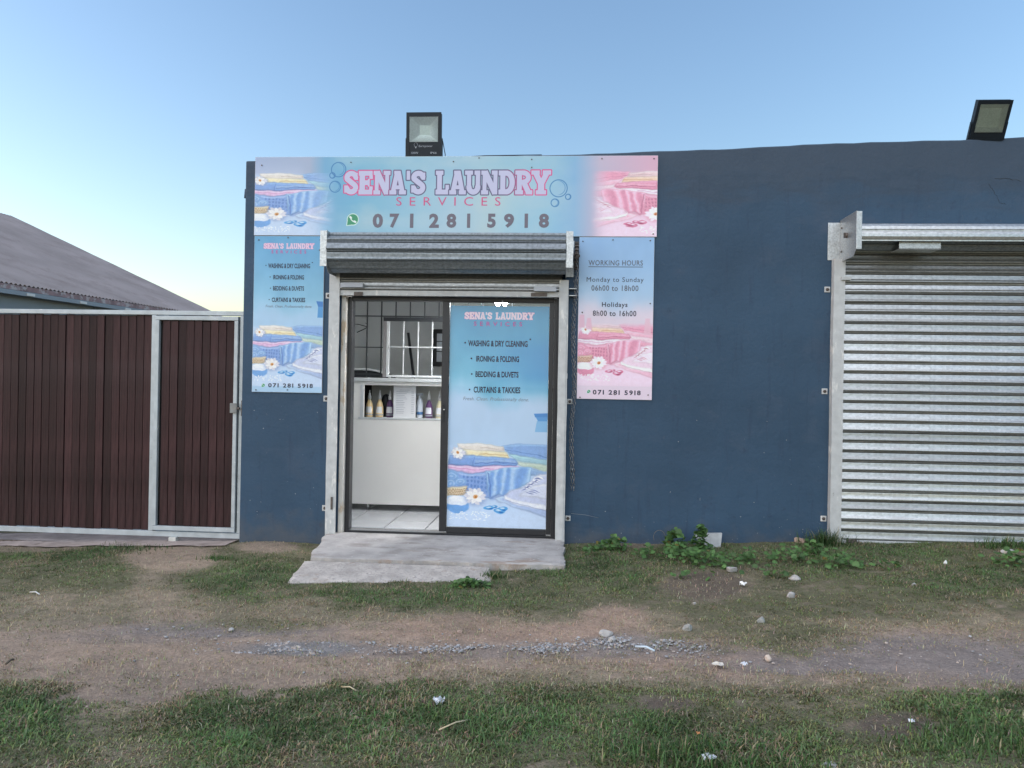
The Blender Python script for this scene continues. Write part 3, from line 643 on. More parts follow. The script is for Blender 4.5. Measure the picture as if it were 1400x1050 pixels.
# hairline cracks in the plaster, right of the shop (shallow dark grooves)
def crack(P, w=.0022):
    mb = MB(); pts = []
    for (a, b_) in zip(P[:-1], P[1:]):
        for i in range(6):
            t = i/6; pts.append((a[0]+(b_[0]-a[0])*t+random.uniform(-1.2, 1.2), a[1]+(b_[1]-a[1])*t+random.uniform(-.9, .9)))
    pts.append(P[-1]); W_ = [at(*p) for p in pts]
    mb.tube([(x, -.0005, z) for x, z in W_], [w*random.uniform(.5, 1.1) for _ in W_], 4)
    mb.build('plaster_crack', M_dark, bld)
crack([(1360, 245), (1378, 244), (1395, 248)]); crack([(1352, 252), (1360, 264), (1367, 277), (1375, 279)], .0014)
# faint tan scrape near the foot of the wall
M_scuff = mat('scuff', (.20, .22, .25), .8)
for P in ([(781, 702), (800, 704), (818, 708)],):
    W_ = [at(*p) for p in P]; MB().tube([(x, -.0003, z) for x, z in W_], .0018, 4).build('scratch', M_scuff, bld)
# chips of bare plaster
mbc = MB()
for _ in range(85):
    if random.random() < .62: cxp, czp = random.uniform(785, 1125), 742-58*random.random()**2
    else: cxp, czp = random.choice([random.uniform(338, 440), random.uniform(905, 1120)]), random.uniform(555, 735)
    x, z = at(cxp, czp); r = random.uniform(.0015, .006); n = 6
    mbc.add([(x+r*random.uniform(.5, 1.2)*math.cos(k*1.047), -.0012, z+r*random.uniform(.4, .9)*math.sin(k*1.047)) for k in range(n)], [tuple(range(n))])
o = mbc.build('paint_chips', mat('bare_plaster', (.30, .32, .34), .9), bld); o['kind'] = 'stuff'

# interior of the shop
MB().box(-2.698, 0.9, 0.224, 4.2, -0.3, 0.035).build('floor_slab', M_grout, bld)
tile_src = MB().box(-.188, .188, -.188, .188, 0, .012).build('tile', M_tile, bld, bev=.002)
tile_src.location = (-2.22, 0.42, .0365); first = True
for i in range(5):
    for j in range(7):
        x = -2.22+i*.386; y = .42+j*.386
        if i == 0 and j == 0: continue
        t = inst('tile', tile_src, bld, (x, y, .0365+random.uniform(0, .001)))
        md = t.modifiers.new('bevel', 'BEVEL'); md.width = .002; md.segments = 1
MB().box(-2.698, 0.9, 0.10, 0.222, -0.1, 0.046).build('door_sill', M_conc, bld)
MB().box(-2.69, 0.9, 3.3, 3.34, 0.036, 2.78).build('interior_wall', M_plain_grey, bld)
MB().box(0.9, 0.95, 0.224, 3.3, 0.036, 2.78).build('interior_wall', M_plain_grey, bld)
MB().box(-2.697, -2.66, 0.224, 3.3, 0.05, 2.78).build('interior_wall', M_plain_grey, bld)
MB().box(-2.69, 0.95, 0.224, 3.34, 2.785, 2.82).build('ceiling', M_ceil, bld)
# white painted reveal of the doorway, left
mb = MB(); mb.box(-1.998, -1.958, -.012, .16, 0.03, 2.20); mb.build('door_reveal', M_reveal, bld, bev=.006)
MB().box(-2.0, -.03, 0.03, .2, 2.17, 2.34).build('lintel_board', M_dark, bld)
MB().box(-.078, -.036, .03, .16, 0.03, 2.16).build('door_reveal', M_alu, bld)

# ------------------------------------------------------------------ sliding door
YD = .08
door = thing('sliding_door', 'charcoal framed sliding glass door covered with a blue laundry poster', 'door', (-1.0, YD, .04))
LD = lambda mb, name, m, **k: mb.build(name, m, door, **k)
def Bx(x0, x1, y0, y1, z0, z1, root): l = root.location; return MB().box(x0-l.x, x1-l.x, y0-l.y, y1-l.y, z0-l.z, z1-l.z)
Bx(-1.954, -1.918, .055, .155, .045, 2.15, door).build('frame_jamb', M_alu, door, bev=.002)
Bx(-.104, -.078, .055, .155, .045, 2.15, door).build('frame_jamb', M_alu, door, bev=.002)
Bx(-1.916, -.106, .055, .155, 2.122, 2.155, door).build('frame_head', M_alu, door, bev=.002)
fr = Bx(-1.954, -.078, .052, .158, .030, .056, door).build('frame_track', M_alu, door, bev=.002)
Bx(-1.954, -.08, .09, .096, .056, .066, door).build('track_rail', M_chrome, door)
fx = Bx(-1.100, -1.036, .060, .092, .068, 2.12, door).build('stile', M_alu, door, bev=.002)
Bx(-.145, -.106, .060, .092, .068, 2.12, door).build('stile', M_alu, door, bev=.002)
Bx(-1.034, -.147, .060, .092, .058, .108, door).build('bottom_rail', M_alu, door, bev=.002)
Bx(-1.034, -.147, .060, .092, 2.112, 2.12, door).build('top_rail', M_alu, door, bev=.001)
Bx(-1.104, -1.060, .108, .138, .068, 2.12, door).build('stile', M_alu, door, bev=.002)
gl = Bx(-1.034, -.147, .082, .086, .11, 2.11, door).build('glass_pane', M_glass, door)
hd = Bx(-1.094, -1.070, .048, .0598, 1.05, 1.20, door).build('handle', M_black, door, bev=.003)
x, z = at(607, 560, .046); MB().lathe([(0.001, 0), (.006, .001), (.006, .003), (.001, .004)], n=10).build('lock_cylinder', M_whitetrim, hd)
hd.children[0].rotation_euler = (rad(90), 0, 0); hd.children[0].location = (x+1.0, -.032, z-.04)

# door film print
PW, PH = 800, 1800
def door_pic(W, H, top_c, mid_c, low_c, split, sky_amt=1.0):
    p = Pic(W, H, low_c); t = p.Y/H
    n = fbm(p.X/W*2.2+5, t*3.2+2, 81, 4); n_b = fbm(p.X/W*5, t*8, 82, 3)
    a = np.clip(t/split+(n-.5)*.7, 0, 1)[..., None]
    c = np.array(top_c)*(1-a)+np.array(mid_c)*a
    b = sstep(split*.75, split*1.15, t+(n-.5)*.25)[..., None]
    c = c*(1-b)+np.array(low_c)*b
    p.a = c/255*(1+.06*(n_b-.5))[..., None]; return p
pic = door_pic(PW, PH, (52, 142, 192), (116, 194, 222), (190, 216, 242), .42)
k = sstep(.25, 1.0, pic.X/PW)*sstep(.1, .22, pic.Y/PH)*sstep(.42, .30, pic.Y/PH); pic.mixm(k*.55, (30, 130, 200))
S = Sub(pic, 0, PH*.615, PW, PH*.385, fade=lambda X, Y: sstep(-5, 12, Y)); still_life(S)
# spray bottle, cut by the edge of the print
for q, c in (([(715, 510), (800, 510), (800, 600), (700, 600)], (140, 192, 234)), ([(700, 470), (800, 472), (800, 512), (724, 512)], (96, 160, 220)), ([(690, 452), (800, 446), (800, 476), (700, 480)], (80, 144, 210))):
    pic.mixm(sstep(4, -4, poly_sdf(pic.X, pic.Y-PH*.615+690+0*pic.Y, [(x, y+0) for x, y in q])), c)
TX = lambda X: (X-615.6)/(751.4-615.6)*PW; TY = lambda Y: (Y-417.5)/(724-417.5)*PH
paint_title(pic, TX(635.5), TX(730.5), TY(426.8), TY(435.6), (240, 214, 230), (222, 130, 186), (130, 176, 214), fat=.0, rim=.035)
# ghost of a pane reflected in the glass is left to the glass itself
M_door_print = print_mat('door_print', pic, .22, .92, 0.6)
x0, x1 = -1.033, -.148; z0, z1 = .112, 2.085
film = print_sheet('window_film', x0+1.0, x1+1.0, .0795-YD, z0-.04, z1-.04, M_door_print, door)
YF = .0785
def door_text(t, box, m, **k):
    o = lettering(t, box, YF, m, film, **k); o.location = (1.0, -YD, -.04); return o
door_text('SERVICES', (647.7, 439.9, 714, 445.9), M_mauveink, space=1.9, bold=.02)
for t, b_ in (('WASHING & DRY CLEANING', (640, 465.6, 721.4, 473.9)), ('IRONING & FOLDING', (651, 486.7, 709.7, 494.9)), ('BEDDING & DUVETS', (650, 507.9, 709, 516)), ('CURTAINS & TAKKIES', (647.5, 528.9, 711.4, 537.4))):
    door_text(t, b_, M_ink, bold=.028, space=1.0)
door_text('Fresh. Clean. Professionally done.', (633, 543.2, 723, 549.5), M_inkgrey, shear=.3, space=1.05)
for b_ in ((636, 468.5), (644.5, 490), (645, 511.3), (642, 532.6), (725, 464)):
    o = dot(b_[0], b_[1], 1.2, YF, M_ink, film); o.location = (1.0, -YD, -.04)

# ------------------------------------------------------------------ facade signs
def bolts(root, pts, Y):
    src = None
    for p in pts:
        x, z = at(p[0], p[1], Y)
        if src is None:
            src = MB().lathe([(.001, -.004), (.006, -.003), (.006, 0), (.001, .0005)], n=8).build('screw', M_rust, root); src.rotation_euler = (rad(-90), 0, 0); src.location = (x-root.location.x, Y-.002-root.location.y, z-root.location.z)
        else: inst('screw', src, root, (x-root.location.x, Y-.002-root.location.y, z-root.location.z), (rad(-90), 0, 0))
M_edge = mat('sign_panel_edge', (.62, .64, .66), .5)
ban = thing('shop_sign', 'long horizontal laundry sign with phone number above the doorway', 'sign', (0, 0, 0))
MB().box(-2.810, .770, -.014, -.002, 2.688, 3.392).build('panel', M_edge, ban, bev=.001)
BW, BH = 2800, 552
pic = Pic(BW, BH, (160, 200, 220)); u = pic.X/BW; v = pic.Y/BH
n = fbm(u*7+3, v*2.4, 91, 5); n_b = fbm(u*14, v*5, 92, 3)
stops = [0, .14, .18, .26, .42, .5, .62, .74, .80, .86, 1.0]
cols = np.array([(168, 184, 214), (172, 184, 208), (120, 176, 212), (116, 182, 212), (160, 200, 218), (172, 204, 220), (172, 208, 220), (150, 198, 222), (140, 186, 222), (206, 190, 210), (226, 178, 200)], float)
base = np.stack([np.interp(u, stops, cols[:, k]) for k in range(3)], -1)
cl = np.clip((n-.42)*3.2, 0, 1)[..., None]*sstep(.16, .25, u)[..., None]*sstep(.84, .76, u)[..., None]
base = base*(1-cl*.5)+np.array((196, 214, 220))*cl*.5
bl = (sstep(.55, 0, v)*sstep(.5, .2, np.abs(u-.5)) * np.clip(n_b*1.4-.3, 0, 1))[..., None]; base = base*(1-bl*.35)+np.array((96, 170, 210))*bl*.35
yl = np.exp(-((u-.60)/.05)**2-((v-.50)/.25)**2)+np.exp(-((u-.58)/.03)**2-((v-1)/.25)**2)+.6*np.exp(-((u-.29)/.04)**2-((v-.85)/.3)**2); base = base*(1-(yl*.22)[..., None])+np.array((226, 214, 196))*(yl*.22)[..., None]
pic.a = base/255
pic.mixm(.7*sstep(.145, .10, u)*sstep(0.0, .3, v), (196, 208, 232))
S = Sub(pic, -30, BH*.19, 660, BH*.84, fade=lambda X, Y: sstep(690, 400, X)*sstep(-5, 20, Y)); still_life(S, bg=True)
S = Sub(pic, 2330, BH*.17, 640, BH*.86, fade=lambda X, Y: sstep(700, 520, X)*sstep(0, 30, Y), cmap=pinkmap, flip=True); still_life(S, bg=True)
bx = lambda X: (X-348.8)/(898-348.8)*BW; by = lambda Y: (Y-215.0)/(323-215.0)*BH
paint_title(pic, bx(474.5), bx(755.5), by(236), by(265), (200, 200, 228), (222, 80, 140), (92, 88, 122), fat=.004, rim=.050)
paint_phone_icon(pic, bx(487), by(301), 8.3/549*BW)
paint_rings(pic, [(bx(466), by(232.5), 10/549*BW), (bx(457.5), by(240.5), 3.8/549*BW), (bx(461.5), by(256), 7.6/549*BW), (bx(767), by(258.5), 11.5/549*BW), (bx(762.5), by(278), 5.2/549*BW), (bx(780), by(270), 3.6/549*BW)], (52, 120, 180), 3.4)
print_sheet('printed_face', -2.808, .768, -.0155, 2.690, 3.390, print_mat('banner_print', pic, .38, .9), ban)
# phone digits fade from grey to near black
M_digit = bpy.data.materials.new('digit_ink'); M_digit.use_nodes = True
N = M_digit.node_tree.nodes; L = M_digit.node_tree.links; tc = N.new('ShaderNodeTexCoord'); sp = N.new('ShaderNodeSeparateXYZ'); rp = N.new('ShaderNodeValToRGB')
L.new(tc.outputs['Generated'], sp.inputs[0]); L.new(sp.outputs['Z'], rp.inputs[0]); L.new(rp.outputs[0], N['Principled BSDF'].inputs['Base Color'])
rp.color_ramp.elements[0].color = (.012, .015, .028, 1); rp.color_ramp.elements[0].position = .1; rp.color_ramp.elements[1].color = (.15, .135, .17, 1); rp.color_ramp.elements[1].position = .9
YB = -.0165
lettering('SERVICES', (541.5, 269.4, 684.5, 281.2), YB, M_pinkink, ban, space=1.9, bold=-.002)
for ch, a, b_ in (('0', 509.3, 523.8), ('7', 532.5, 546), ('I', 560.3, 565.3), ('2', 586.5, 600.3), ('8', 610.3, 624), ('I', 638.3, 643), ('5', 666, 678), ('9', 688.8, 703), ('I', 717, 722), ('8', 736.5, 750.8)):
    lettering(ch, (a, 292, b_, 311.5), YB, M_digit, ban, bold=.045, name='digit')
bolts(ban, [(358, 226), (480, 222), (620, 221), (655, 216), (727, 218), (823, 217), (894, 217), (893, 320), (634, 322), (546, 322), (727, 229)], -.0155)

ls = thing('shop_sign', 'tall blue sign listing washing and ironing services left of the doorway', 'sign', (0, 0, 0))
xl0, xl1, zl0, zl1 = -2.806, -2.163, 1.282, 2.684
MB().box(xl0, xl1, -.010, -.002, zl0, zl1).build('panel', M_edge, ls, bev=.001)
W2, H2 = 620, 1352
pic = door_pic(W2, H2, (96, 164, 208), (150, 202, 228), (176, 210, 238), .5)
S = Sub(pic, -5, H2*.565, W2*1.01, H2*.40, fade=lambda X, Y: sstep(-5, 20, Y)*sstep(730, 700, Y)); still_life(S)
for q, c in (([(.93, .445), (1, .445), (1, .52), (.92, .52)], (86, 156, 214)), ([(.90, .415), (1, .417), (1, .45), (.93, .45)], (66, 130, 200))):
    pic.mixm(sstep(3, -3, poly_sdf(pic.X, pic.Y, [(a*W2, b_*H2) for a, b_ in q])), c)
lx = lambda X: (X-348.3)/(443.6-348.3)*W2; ly = lambda Y: (Y-322.5)/(536-322.5)*H2
paint_title(pic, lx(361), lx(429.8), ly(332.6), ly(339.4), (238, 206, 226), (226, 130, 176), (150, 160, 200), fat=.0, rim=.045)
paint_phone_icon(pic, lx(363.8), ly(527), 2.4/96*W2)
print_sheet('printed_face', xl0+.002, xl1-.002, -.0115, zl0+.002, zl1-.002, print_mat('left_print', pic, .38, .9), ls)
YL = -.0125
lettering('SERVICES', (371, 342.2, 418.7, 346.6), YL, M_mauveink, ls, space=1.9, bold=.02)
for t, b_ in (('WASHING & DRY CLEANING', (366.6, 360.2, 424, 366.8)), ('IRONING & FOLDING', (373.4, 376, 415.7, 382.2)), ('BEDDING & DUVETS', (373.2, 391.2, 415.7, 397.4)), ('CURTAINS & TAKKIES', (371.6, 406.9, 417.3, 413))):
    lettering(t, b_, YL, M_ink, ls, bold=.026, space=1.0)
lettering('Fresh. Clean. Professionally done.', (363, 417, 426.5, 421.6), YL, M_inkgrey, ls, shear=.3, space=1.05)
lettering('07I 28I 59I8', (366.6, 524.3, 427.8, 530.1), YL, M_ink, ls, bold=.03, space=1.3)
for b_ in ((363.6, 362.8), (369.3, 378.6), (369.7, 394), (368, 409.6), (427, 358.9)): dot(b_[0], b_[1], .8, YL, M_ink, ls)
bolts(ls, [(354, 328), (394, 325), (438, 328), (437, 342), (350, 533), (393, 533)], -.0115)

rs = thing('shop_sign', 'tall pink and blue sign with working hours right of the doorway', 'sign', (0, 0, 0))
xr0, xr1, zr0, zr1 = .104, .752, 1.274, 2.685
MB().box(xr0, xr1, -.010, -.002, zr0, zr1).build('panel', M_edge, rs, bev=.001)
pic = door_pic(W2, H2, (146, 186, 228), (182, 212, 238), (230, 216, 230), .46)
S = Sub(pic, 0, H2*.52, W2*1.0, H2*.40, fade=lambda X, Y: sstep(0, 90, Y)*sstep(740, 700, Y), cmap=pinkmap); still_life(S)
pic.mixm(.55*sstep(.885, .93, pic.Y/H2), (240, 216, 232))
for q, c in (([(.90, .50), (.96, .50), (.98, .60), (.88, .60)], (240, 196, 212)), ([(.12, .50), (.17, .50), (.19, .57), (.10, .57)], (240, 190, 210)), ([(.02, .48), (.08, .48), (.09, .56), (.01, .56)], (238, 188, 208))):
    pic.mixm(.8*sstep(6, -6, poly_sdf(pic.X, pic.Y, [(a*W2, b_*H2) for a, b_ in q])), c)
rx = lambda X: (X-788.6)/(890.6-788.6)*W2; ry = lambda Y: (Y-324)/(546-324)*H2
paint_phone_icon(pic, rx(804.8), ry(536), 2.4/102*W2)
print_sheet('printed_face', xr0+.002, xr1-.002, -.0115, zr0+.002, zr1-.002, print_mat('right_print', pic, .38, .9), rs)
M_g1 = mat('grey_ink_light', (.115, .13, .17), .5); M_g2 = mat('grey_ink_dark', (.035, .038, .06), .5)
lettering('WORKING HOURS', (804.5, 355.8, 879, 363), YL, M_g1, rs, bold=.012, space=1.1)
x0, z0 = at(804.5, 364.6, YL); x1, _ = at(879, 364.6, YL); MB().quad((x0, YL, z0-.003), (x1, YL, z0-.003), (x1, YL, z0+.003), (x0, YL, z0+.003)).build('underline', M_g1, rs)
lettering('Monday to Sunday', (802, 379, 880, 387.4), YL, M_g2, rs, bold=.0, space=1.12)
lettering('06h00 to 18h00', (808.5, 390, 873, 397.8), YL, M_g1, rs, bold=.016, space=1.12)
lettering('Holidays', (822.8, 413.2, 858, 421.6), YL, M_g2, rs, bold=.016, space=1.12)
lettering('8h00 to 16h00', (810.4, 424.6, 870, 432.2), YL, M_g2, rs, bold=.016, space=1.12)
lettering('07I 28I 59I8', (810.4, 533.4, 876, 540), YL, M_ink, rs, bold=.03, space=1.3)
bolts(rs, [(797, 330), (838, 328), (889, 329), (889, 415), (796, 427), (886, 540), (793, 543), (840, 539)], -.0115)

# ------------------------------------------------------------------ shutters
PITCH = .0834
def slat_profile():
    face = [(-.002, .000), (-.0125, .0025), (-.0185, .0075), (-.0202, .0125), (-.0192, .0175), (-.0155, .0240), (-.0120, .0305), (-.0095, .040), (-.0078, .050), (-.0064, .060), (-.0052, .0660), (-.0020, .0680)]
    return face + [(.010, .0690), (.012, .0735), (-.004, .0745), (-.0090, .0765), (-.0095, .0800), (-.006, .0818), (.012, .0822), (.016, .07), (.016, .003)]
def shutter_slats(root, x0, x1, yp, z_bot, z_top, m=None):
    src = None; z = z_bot; lx_, ly_, lz_ = root.location
    while z < z_top:
        loc = (0, yp-ly_+random.uniform(-.003, .002), z-lz_)
        if src is None: src = MB().prof_x(slat_profile(), x0-lx_, x1-lx_, smooth=False).build('slat', m or M_galv2, root, loc=loc)
        else: inst('slat', src, root, loc, (rad(random.uniform(-4, 4)), rad(random.uniform(-.06, .06)), 0))
        z += PITCH
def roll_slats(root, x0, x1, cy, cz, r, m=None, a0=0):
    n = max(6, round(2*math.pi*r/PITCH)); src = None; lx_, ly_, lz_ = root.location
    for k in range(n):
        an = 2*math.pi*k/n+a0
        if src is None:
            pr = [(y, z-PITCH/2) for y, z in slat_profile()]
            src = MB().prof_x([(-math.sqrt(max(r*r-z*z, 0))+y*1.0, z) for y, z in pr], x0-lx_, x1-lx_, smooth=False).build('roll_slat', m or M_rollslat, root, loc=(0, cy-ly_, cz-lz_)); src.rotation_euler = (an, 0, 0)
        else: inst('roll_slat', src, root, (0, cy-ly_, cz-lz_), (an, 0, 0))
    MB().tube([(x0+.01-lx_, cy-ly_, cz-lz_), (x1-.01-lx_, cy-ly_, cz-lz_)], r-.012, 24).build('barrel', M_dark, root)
def end_plate(root, x, side, z0, z1, depth, m=M_galv, wallw=.055, frontw=.055, chamfer=.0):
    """plate square to the wall with a flange on the wall and one at the front"""
    lx_, ly_, lz_ = root.location; t = .004
    x -= lx_; z0 -= lz_; z1 -= lz_; mb = MB()
    prof = [(-depth-ly_, z0+.05), (-depth-ly_, z1), (-.003-ly_, z1-.0), (-.003-ly_, z0), (-depth+.06-ly_, z0)]
    mb.prof_x(prof, x, x+t, smooth=False)
    mb.box(min(x+(t if side > 0 else 0), x+side*frontw+(t if side > 0 else 0)), max(x+(t if side > 0 else 0), x+side*frontw+(t if side > 0 else 0)), -depth-ly_, -depth+t-ly_, z0+.05, z1-.004)
    mb.box(min(x-(0 if side > 0 else -t), x+side*-wallw), max(x-(0 if side > 0 else -t)-.0, x-side*wallw), -.007-ly_, -.003-ly_, z0+.02, z1-.02)
    return mb.build('end_plate', m, root, bev=.0015)
def lug(root, px_, py_, side, size=.052):
    x, z = at(px_, py_, -.02); lx_, ly_, lz_ = root.location
    br = MB().box(x-size/2-lx_, x+size/2-lx_, -.006-ly_, -.001-ly_, z-size/2-lz_, z+size/2-lz_).build('lug', M_guide, root, bev=.002)
    nb = MB().lathe([(.004, 0), (.015, .001), (.015, .004), (.008, .005), (.008, .012), (.001, .013)], n=6).build('bolt', M_rust, br)
    nb.rotation_euler = (rad(90), 0, 0); nb.location = (x-lx_, -.006-ly_, z-lz_)
    return br

# shutter over the doorway, rolled up
sh1 = thing('roller_shutter', 'rolled up steel roller shutter over the open laundry doorway', 'shutter', (-1.0, 0, 0))
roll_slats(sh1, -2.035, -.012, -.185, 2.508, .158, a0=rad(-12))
e = end_plate(sh1, -2.040, -1, 2.315, 2.672, .335)
e = end_plate(sh1, -.010, 1, 2.315, 2.672, .335, wallw=-.07)
shutter_slats(sh1, -2.035, -.04, -.038, 2.205, 2.52)
def rail(root, x0, x1, z0, z1, y=-.052):
    lx_, ly_, lz_ = root.location
    return MB().box(x0-lx_, x1-lx_, y-ly_, y+.028-ly_, z0-lz_, z1-lz_).box(x0-lx_, x1-lx_, y-.012-ly_, y-ly_, z0-lz_, z0+.006-lz_).build('bottom_rail', M_guide, root, bev=.002)
rb = rail(sh1, -2.03, -.045, 2.152, 2.200)
for (a, b_, c, d) in ((466, 496.5, 386.5, 393.0), (730, 760.5, 392, 398.5)):
    x0, z1 = at(a, c, -.09); x1, z0 = at(b_, d, -.09)
    MB().box(x0+1, x1+1, -.105, -.055, z0, z1).build('pull_handle', mat('pale_grey_paint', (.45, .48, .54), .4) if 'pale_grey_paint' not in bpy.data.materials else bpy.data.materials['pale_grey_paint'], sh1, bev=.003)
for (a, b_, c, d) in ((484, 496, 399, 404.5), (726, 748, 400.5, 406)):
    x0, z1 = at(a, c, -.06); x1, z0 = at(b_, d, -.06)
    MB().box(x0+1, x1+1, -.064, -.0535, z0, z1).build('lock_plate', M_rust, sh1, bev=.002)
# side guides
def guide(root, x0, x1, z0, z1, inner, m=M_guide):
    lx_, ly_, lz_ = root.location; mb = MB(); w = x1-x0
    prof = [(x0, -.002), (x0, -.068), (x1, -.068), (x1, -.060), (x0+.006, -.060), (x0+.006, -.002)] if inner > 0 else [(x1, -.002), (x1, -.068), (x0, -.068), (x0, -.060), (x1-.006, -.060), (x1-.006, -.002)]
    n_ = len(prof); seg_n = 26; vv = []
    for i in range(seg_n+1):
        z = z0+(z1-z0)*i/seg_n; wv = (vnoise(np.array([z*5]), np.array([x0]), 9)[0]-.5)*.004
        vv += [(x-lx_+wv, y-ly_, z-lz_) for x, y in prof]
    ff = [(i*n_+k, i*n_+(k+1) % n_, (i+1)*n_+(k+1) % n_, (i+1)*n_+k) for i in range(seg_n) for k in range(n_)] + [tuple(range(n_)), tuple(seg_n*n_+k for k in range(n_))[::-1]]
    return mb.add(vv, ff).build('guide_rail', m, root)
guide(sh1, -2.095, -2.002, .018, 2.36, 1)
guide(sh1, -.062, .018, .018, 2.30, -1)
MB().box(-.048+1, .004+1, -.074, -.0685, .05, 2.18).build('guide_cover', M_guide, sh1, bev=.001)
for p in ((448.5, 404), (445.3, 545), (443.5, 695)): lug(sh1, p[0], p[1], -1)
for p in ((772.5, 514), (779, 549), (776.5, 709)): lug(sh1, p[0], p[1], 1, .045)
x, z = at(453, 687, -.07); MB().box(x+1-.004, x+1+.012, -.082, -.069, z-.06, z+.05).build('latch', M_rust, sh1, bev=.002)
# hoist wheel and hand chain
hw = thing('chain_hoist', 'looped steel hand chain hanging from a dark wheel right of the doorway', 'chain', (.05, -.12, 2.5))
ww = MB().tube([(.018, 0, 0), (.042, 0, 0)], .11, 28).build('chain_wheel', M_rust, hw); ww.location = (0, .0, .0)
MB().tube([(-.05, 0, 0), (.06, 0, 0)], .012, 8).build('axle', M_rust, hw)
for k in range(20):
    an = k*math.pi/10
    if k == 0: tsrc = MB().box(.014, .046, .105, .122, -.007, .007).build('tooth', M_rust, hw)
    else: inst('tooth', tsrc, hw, (0, 0, 0), (an, 0, 0))
def chain_mesh(pts, parent, name):
    mb = MB(); L_ = .026
    P = [Vector(p) for p in pts]; tot = 0; i = 0; k = 0
    segs = [(P[j], P[j+1]) for j in range(len(P)-1)]
    for a, b_ in segs:
        d = (b_-a); n = max(1, int(d.length/L_)); t = d.normalized()
        for q in range(n):
            c = a+d*((q+.5)/n); s1 = t.cross(Vector((0, 1, 0))).normalized(); s2 = t.cross(s1)
            ang = (k % 2)*math.pi/2+random.uniform(-.5, .5); e = s1*math.cos(ang)+s2*math.sin(ang); k += 1
            pts_ = [c+t*(math.sin(w)*.018)+e*(math.cos(w)*.009) for w in [2*math.pi*m_/8 for m_ in range(8)]]
            mb.tube(pts_, .0028, 4, closed=True)
    o = mb.build(name, M_chain, parent); o['kind'] = 'stuff'; return o
def wv(z0, z1, x, y, n=16): return [(x+.010*math.sin(i*.9), y+.004*math.sin(i*1.7), z0+(z1-z0)*i/n) for i in range(n+1)]
_, zc0 = at(782, 368, -.1); _, zc1 = at(782, 667, -.05)
chain_mesh(wv(.0, zc1-2.5, .030, -.10), hw, 'chain'); chain_mesh(wv(.0, zc1-2.5-.02, .012, .085), hw, 'chain')
x, z = at(783, 400, -.06); MB().box(x-.05-.03, x-.05+.04, .05, .118, z-2.5+.03, z-2.5+.036).box(x-.05-.03, x-.05+.04, .05, .118, z-2.5-.03, z-2.5-.024).build('chain_keep', M_galv, hw)

# closed shutter at the right
sh2 = thing('roller_shutter', 'closed galvanised roller shutter at the right end of the blue wall', 'shutter', (3.4, 0, 0))
XR = 4.62
shutter_slats(sh2, 2.335, XR-.06, -.045, .130, 2.62)
rail(sh2, 2.345, XR-.07, .070, .128, -.068)
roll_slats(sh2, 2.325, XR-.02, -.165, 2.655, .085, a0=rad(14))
MB().prof_x([(-.02, 2.752), (-.300, 2.746), (-.328, 2.736), (-.345, 2.716), (-.350, 2.692), (-.343, 2.684), (-.343, 2.678), (-.352, 2.672), (-.362, 2.652), (-.363, 2.630), (-.355, 2.612), (-.345, 2.606), (-.345, 2.596), (-.338, 2.596), (-.338, 2.612), (-.354, 2.632), (-.345, 2.668), (-.335, 2.68), (-.340, 2.70), (-.322, 2.728), (-.298, 2.739), (-.02, 2.745)], 2.325-3.4, XR-.02-3.4, smooth=False).build('hood_lip', M_galv2, sh2)
e = end_plate(sh2, 2.315, 1, 2.475, 2.835, .37, frontw=.040, wallw=.10); end_plate(sh2, XR-.02, -1, 2.475, 2.835, .37)
x, z = at(1147, 324, -.17); MB().tube([(2.300-3.4, -.17, 2.675), (2.330-3.4, -.17, 2.675)], .022, 10).box(2.290-3.4, 2.302-3.4, -.182, -.158, 2.655, 2.695).build('axle_end', M_rust, sh2)
for i_, (yy, zz) in enumerate(((-.05, 2.56), (-.05, 2.76))):
    MB().lathe([(.001, -.004), (.010, -.003), (.010, 0), (.001, .0005)], n=6).build('bolt', M_rust, sh2, loc=(2.312-3.4, yy, zz)).rotation_euler = (0, rad(90), 0)
guide(sh2, 2.250, 2.342, .02, 2.50, 1)
for p in ((1132, 395.5), (1128.2, 535), (1126.8, 709.5)): lug(sh2, p[0], p[1], -1, .048)
x0, z1 = at(1229, 331, -.30); x1, z0 = at(1286, 341, -.30)
MB().box(x0-3.4, x1-3.4, -.305, -.14, z0, z0+.005).box(x0-3.4, x1-3.4, -.305, -.300, z0+.0055, z1+.006).build('barrel_clip', M_galv, sh2, bev=.002)
x0, z1 = at(1150, 379, -.07); x1, z0 = at(1163, 383, -.07); MB().box(x0-3.4, x1-3.4, -.085, -.070, z0, z1).build('stop_pin', M_guide, sh2)
x0, z1 = at(1158, 737, -.09); x1, z0 = at(1172, 743, -.09); MB().box(x0-3.4, x1-3.4, -.088, -.0705, z0, z1).build('lock_plate', M_rust, sh2, bev=.003)

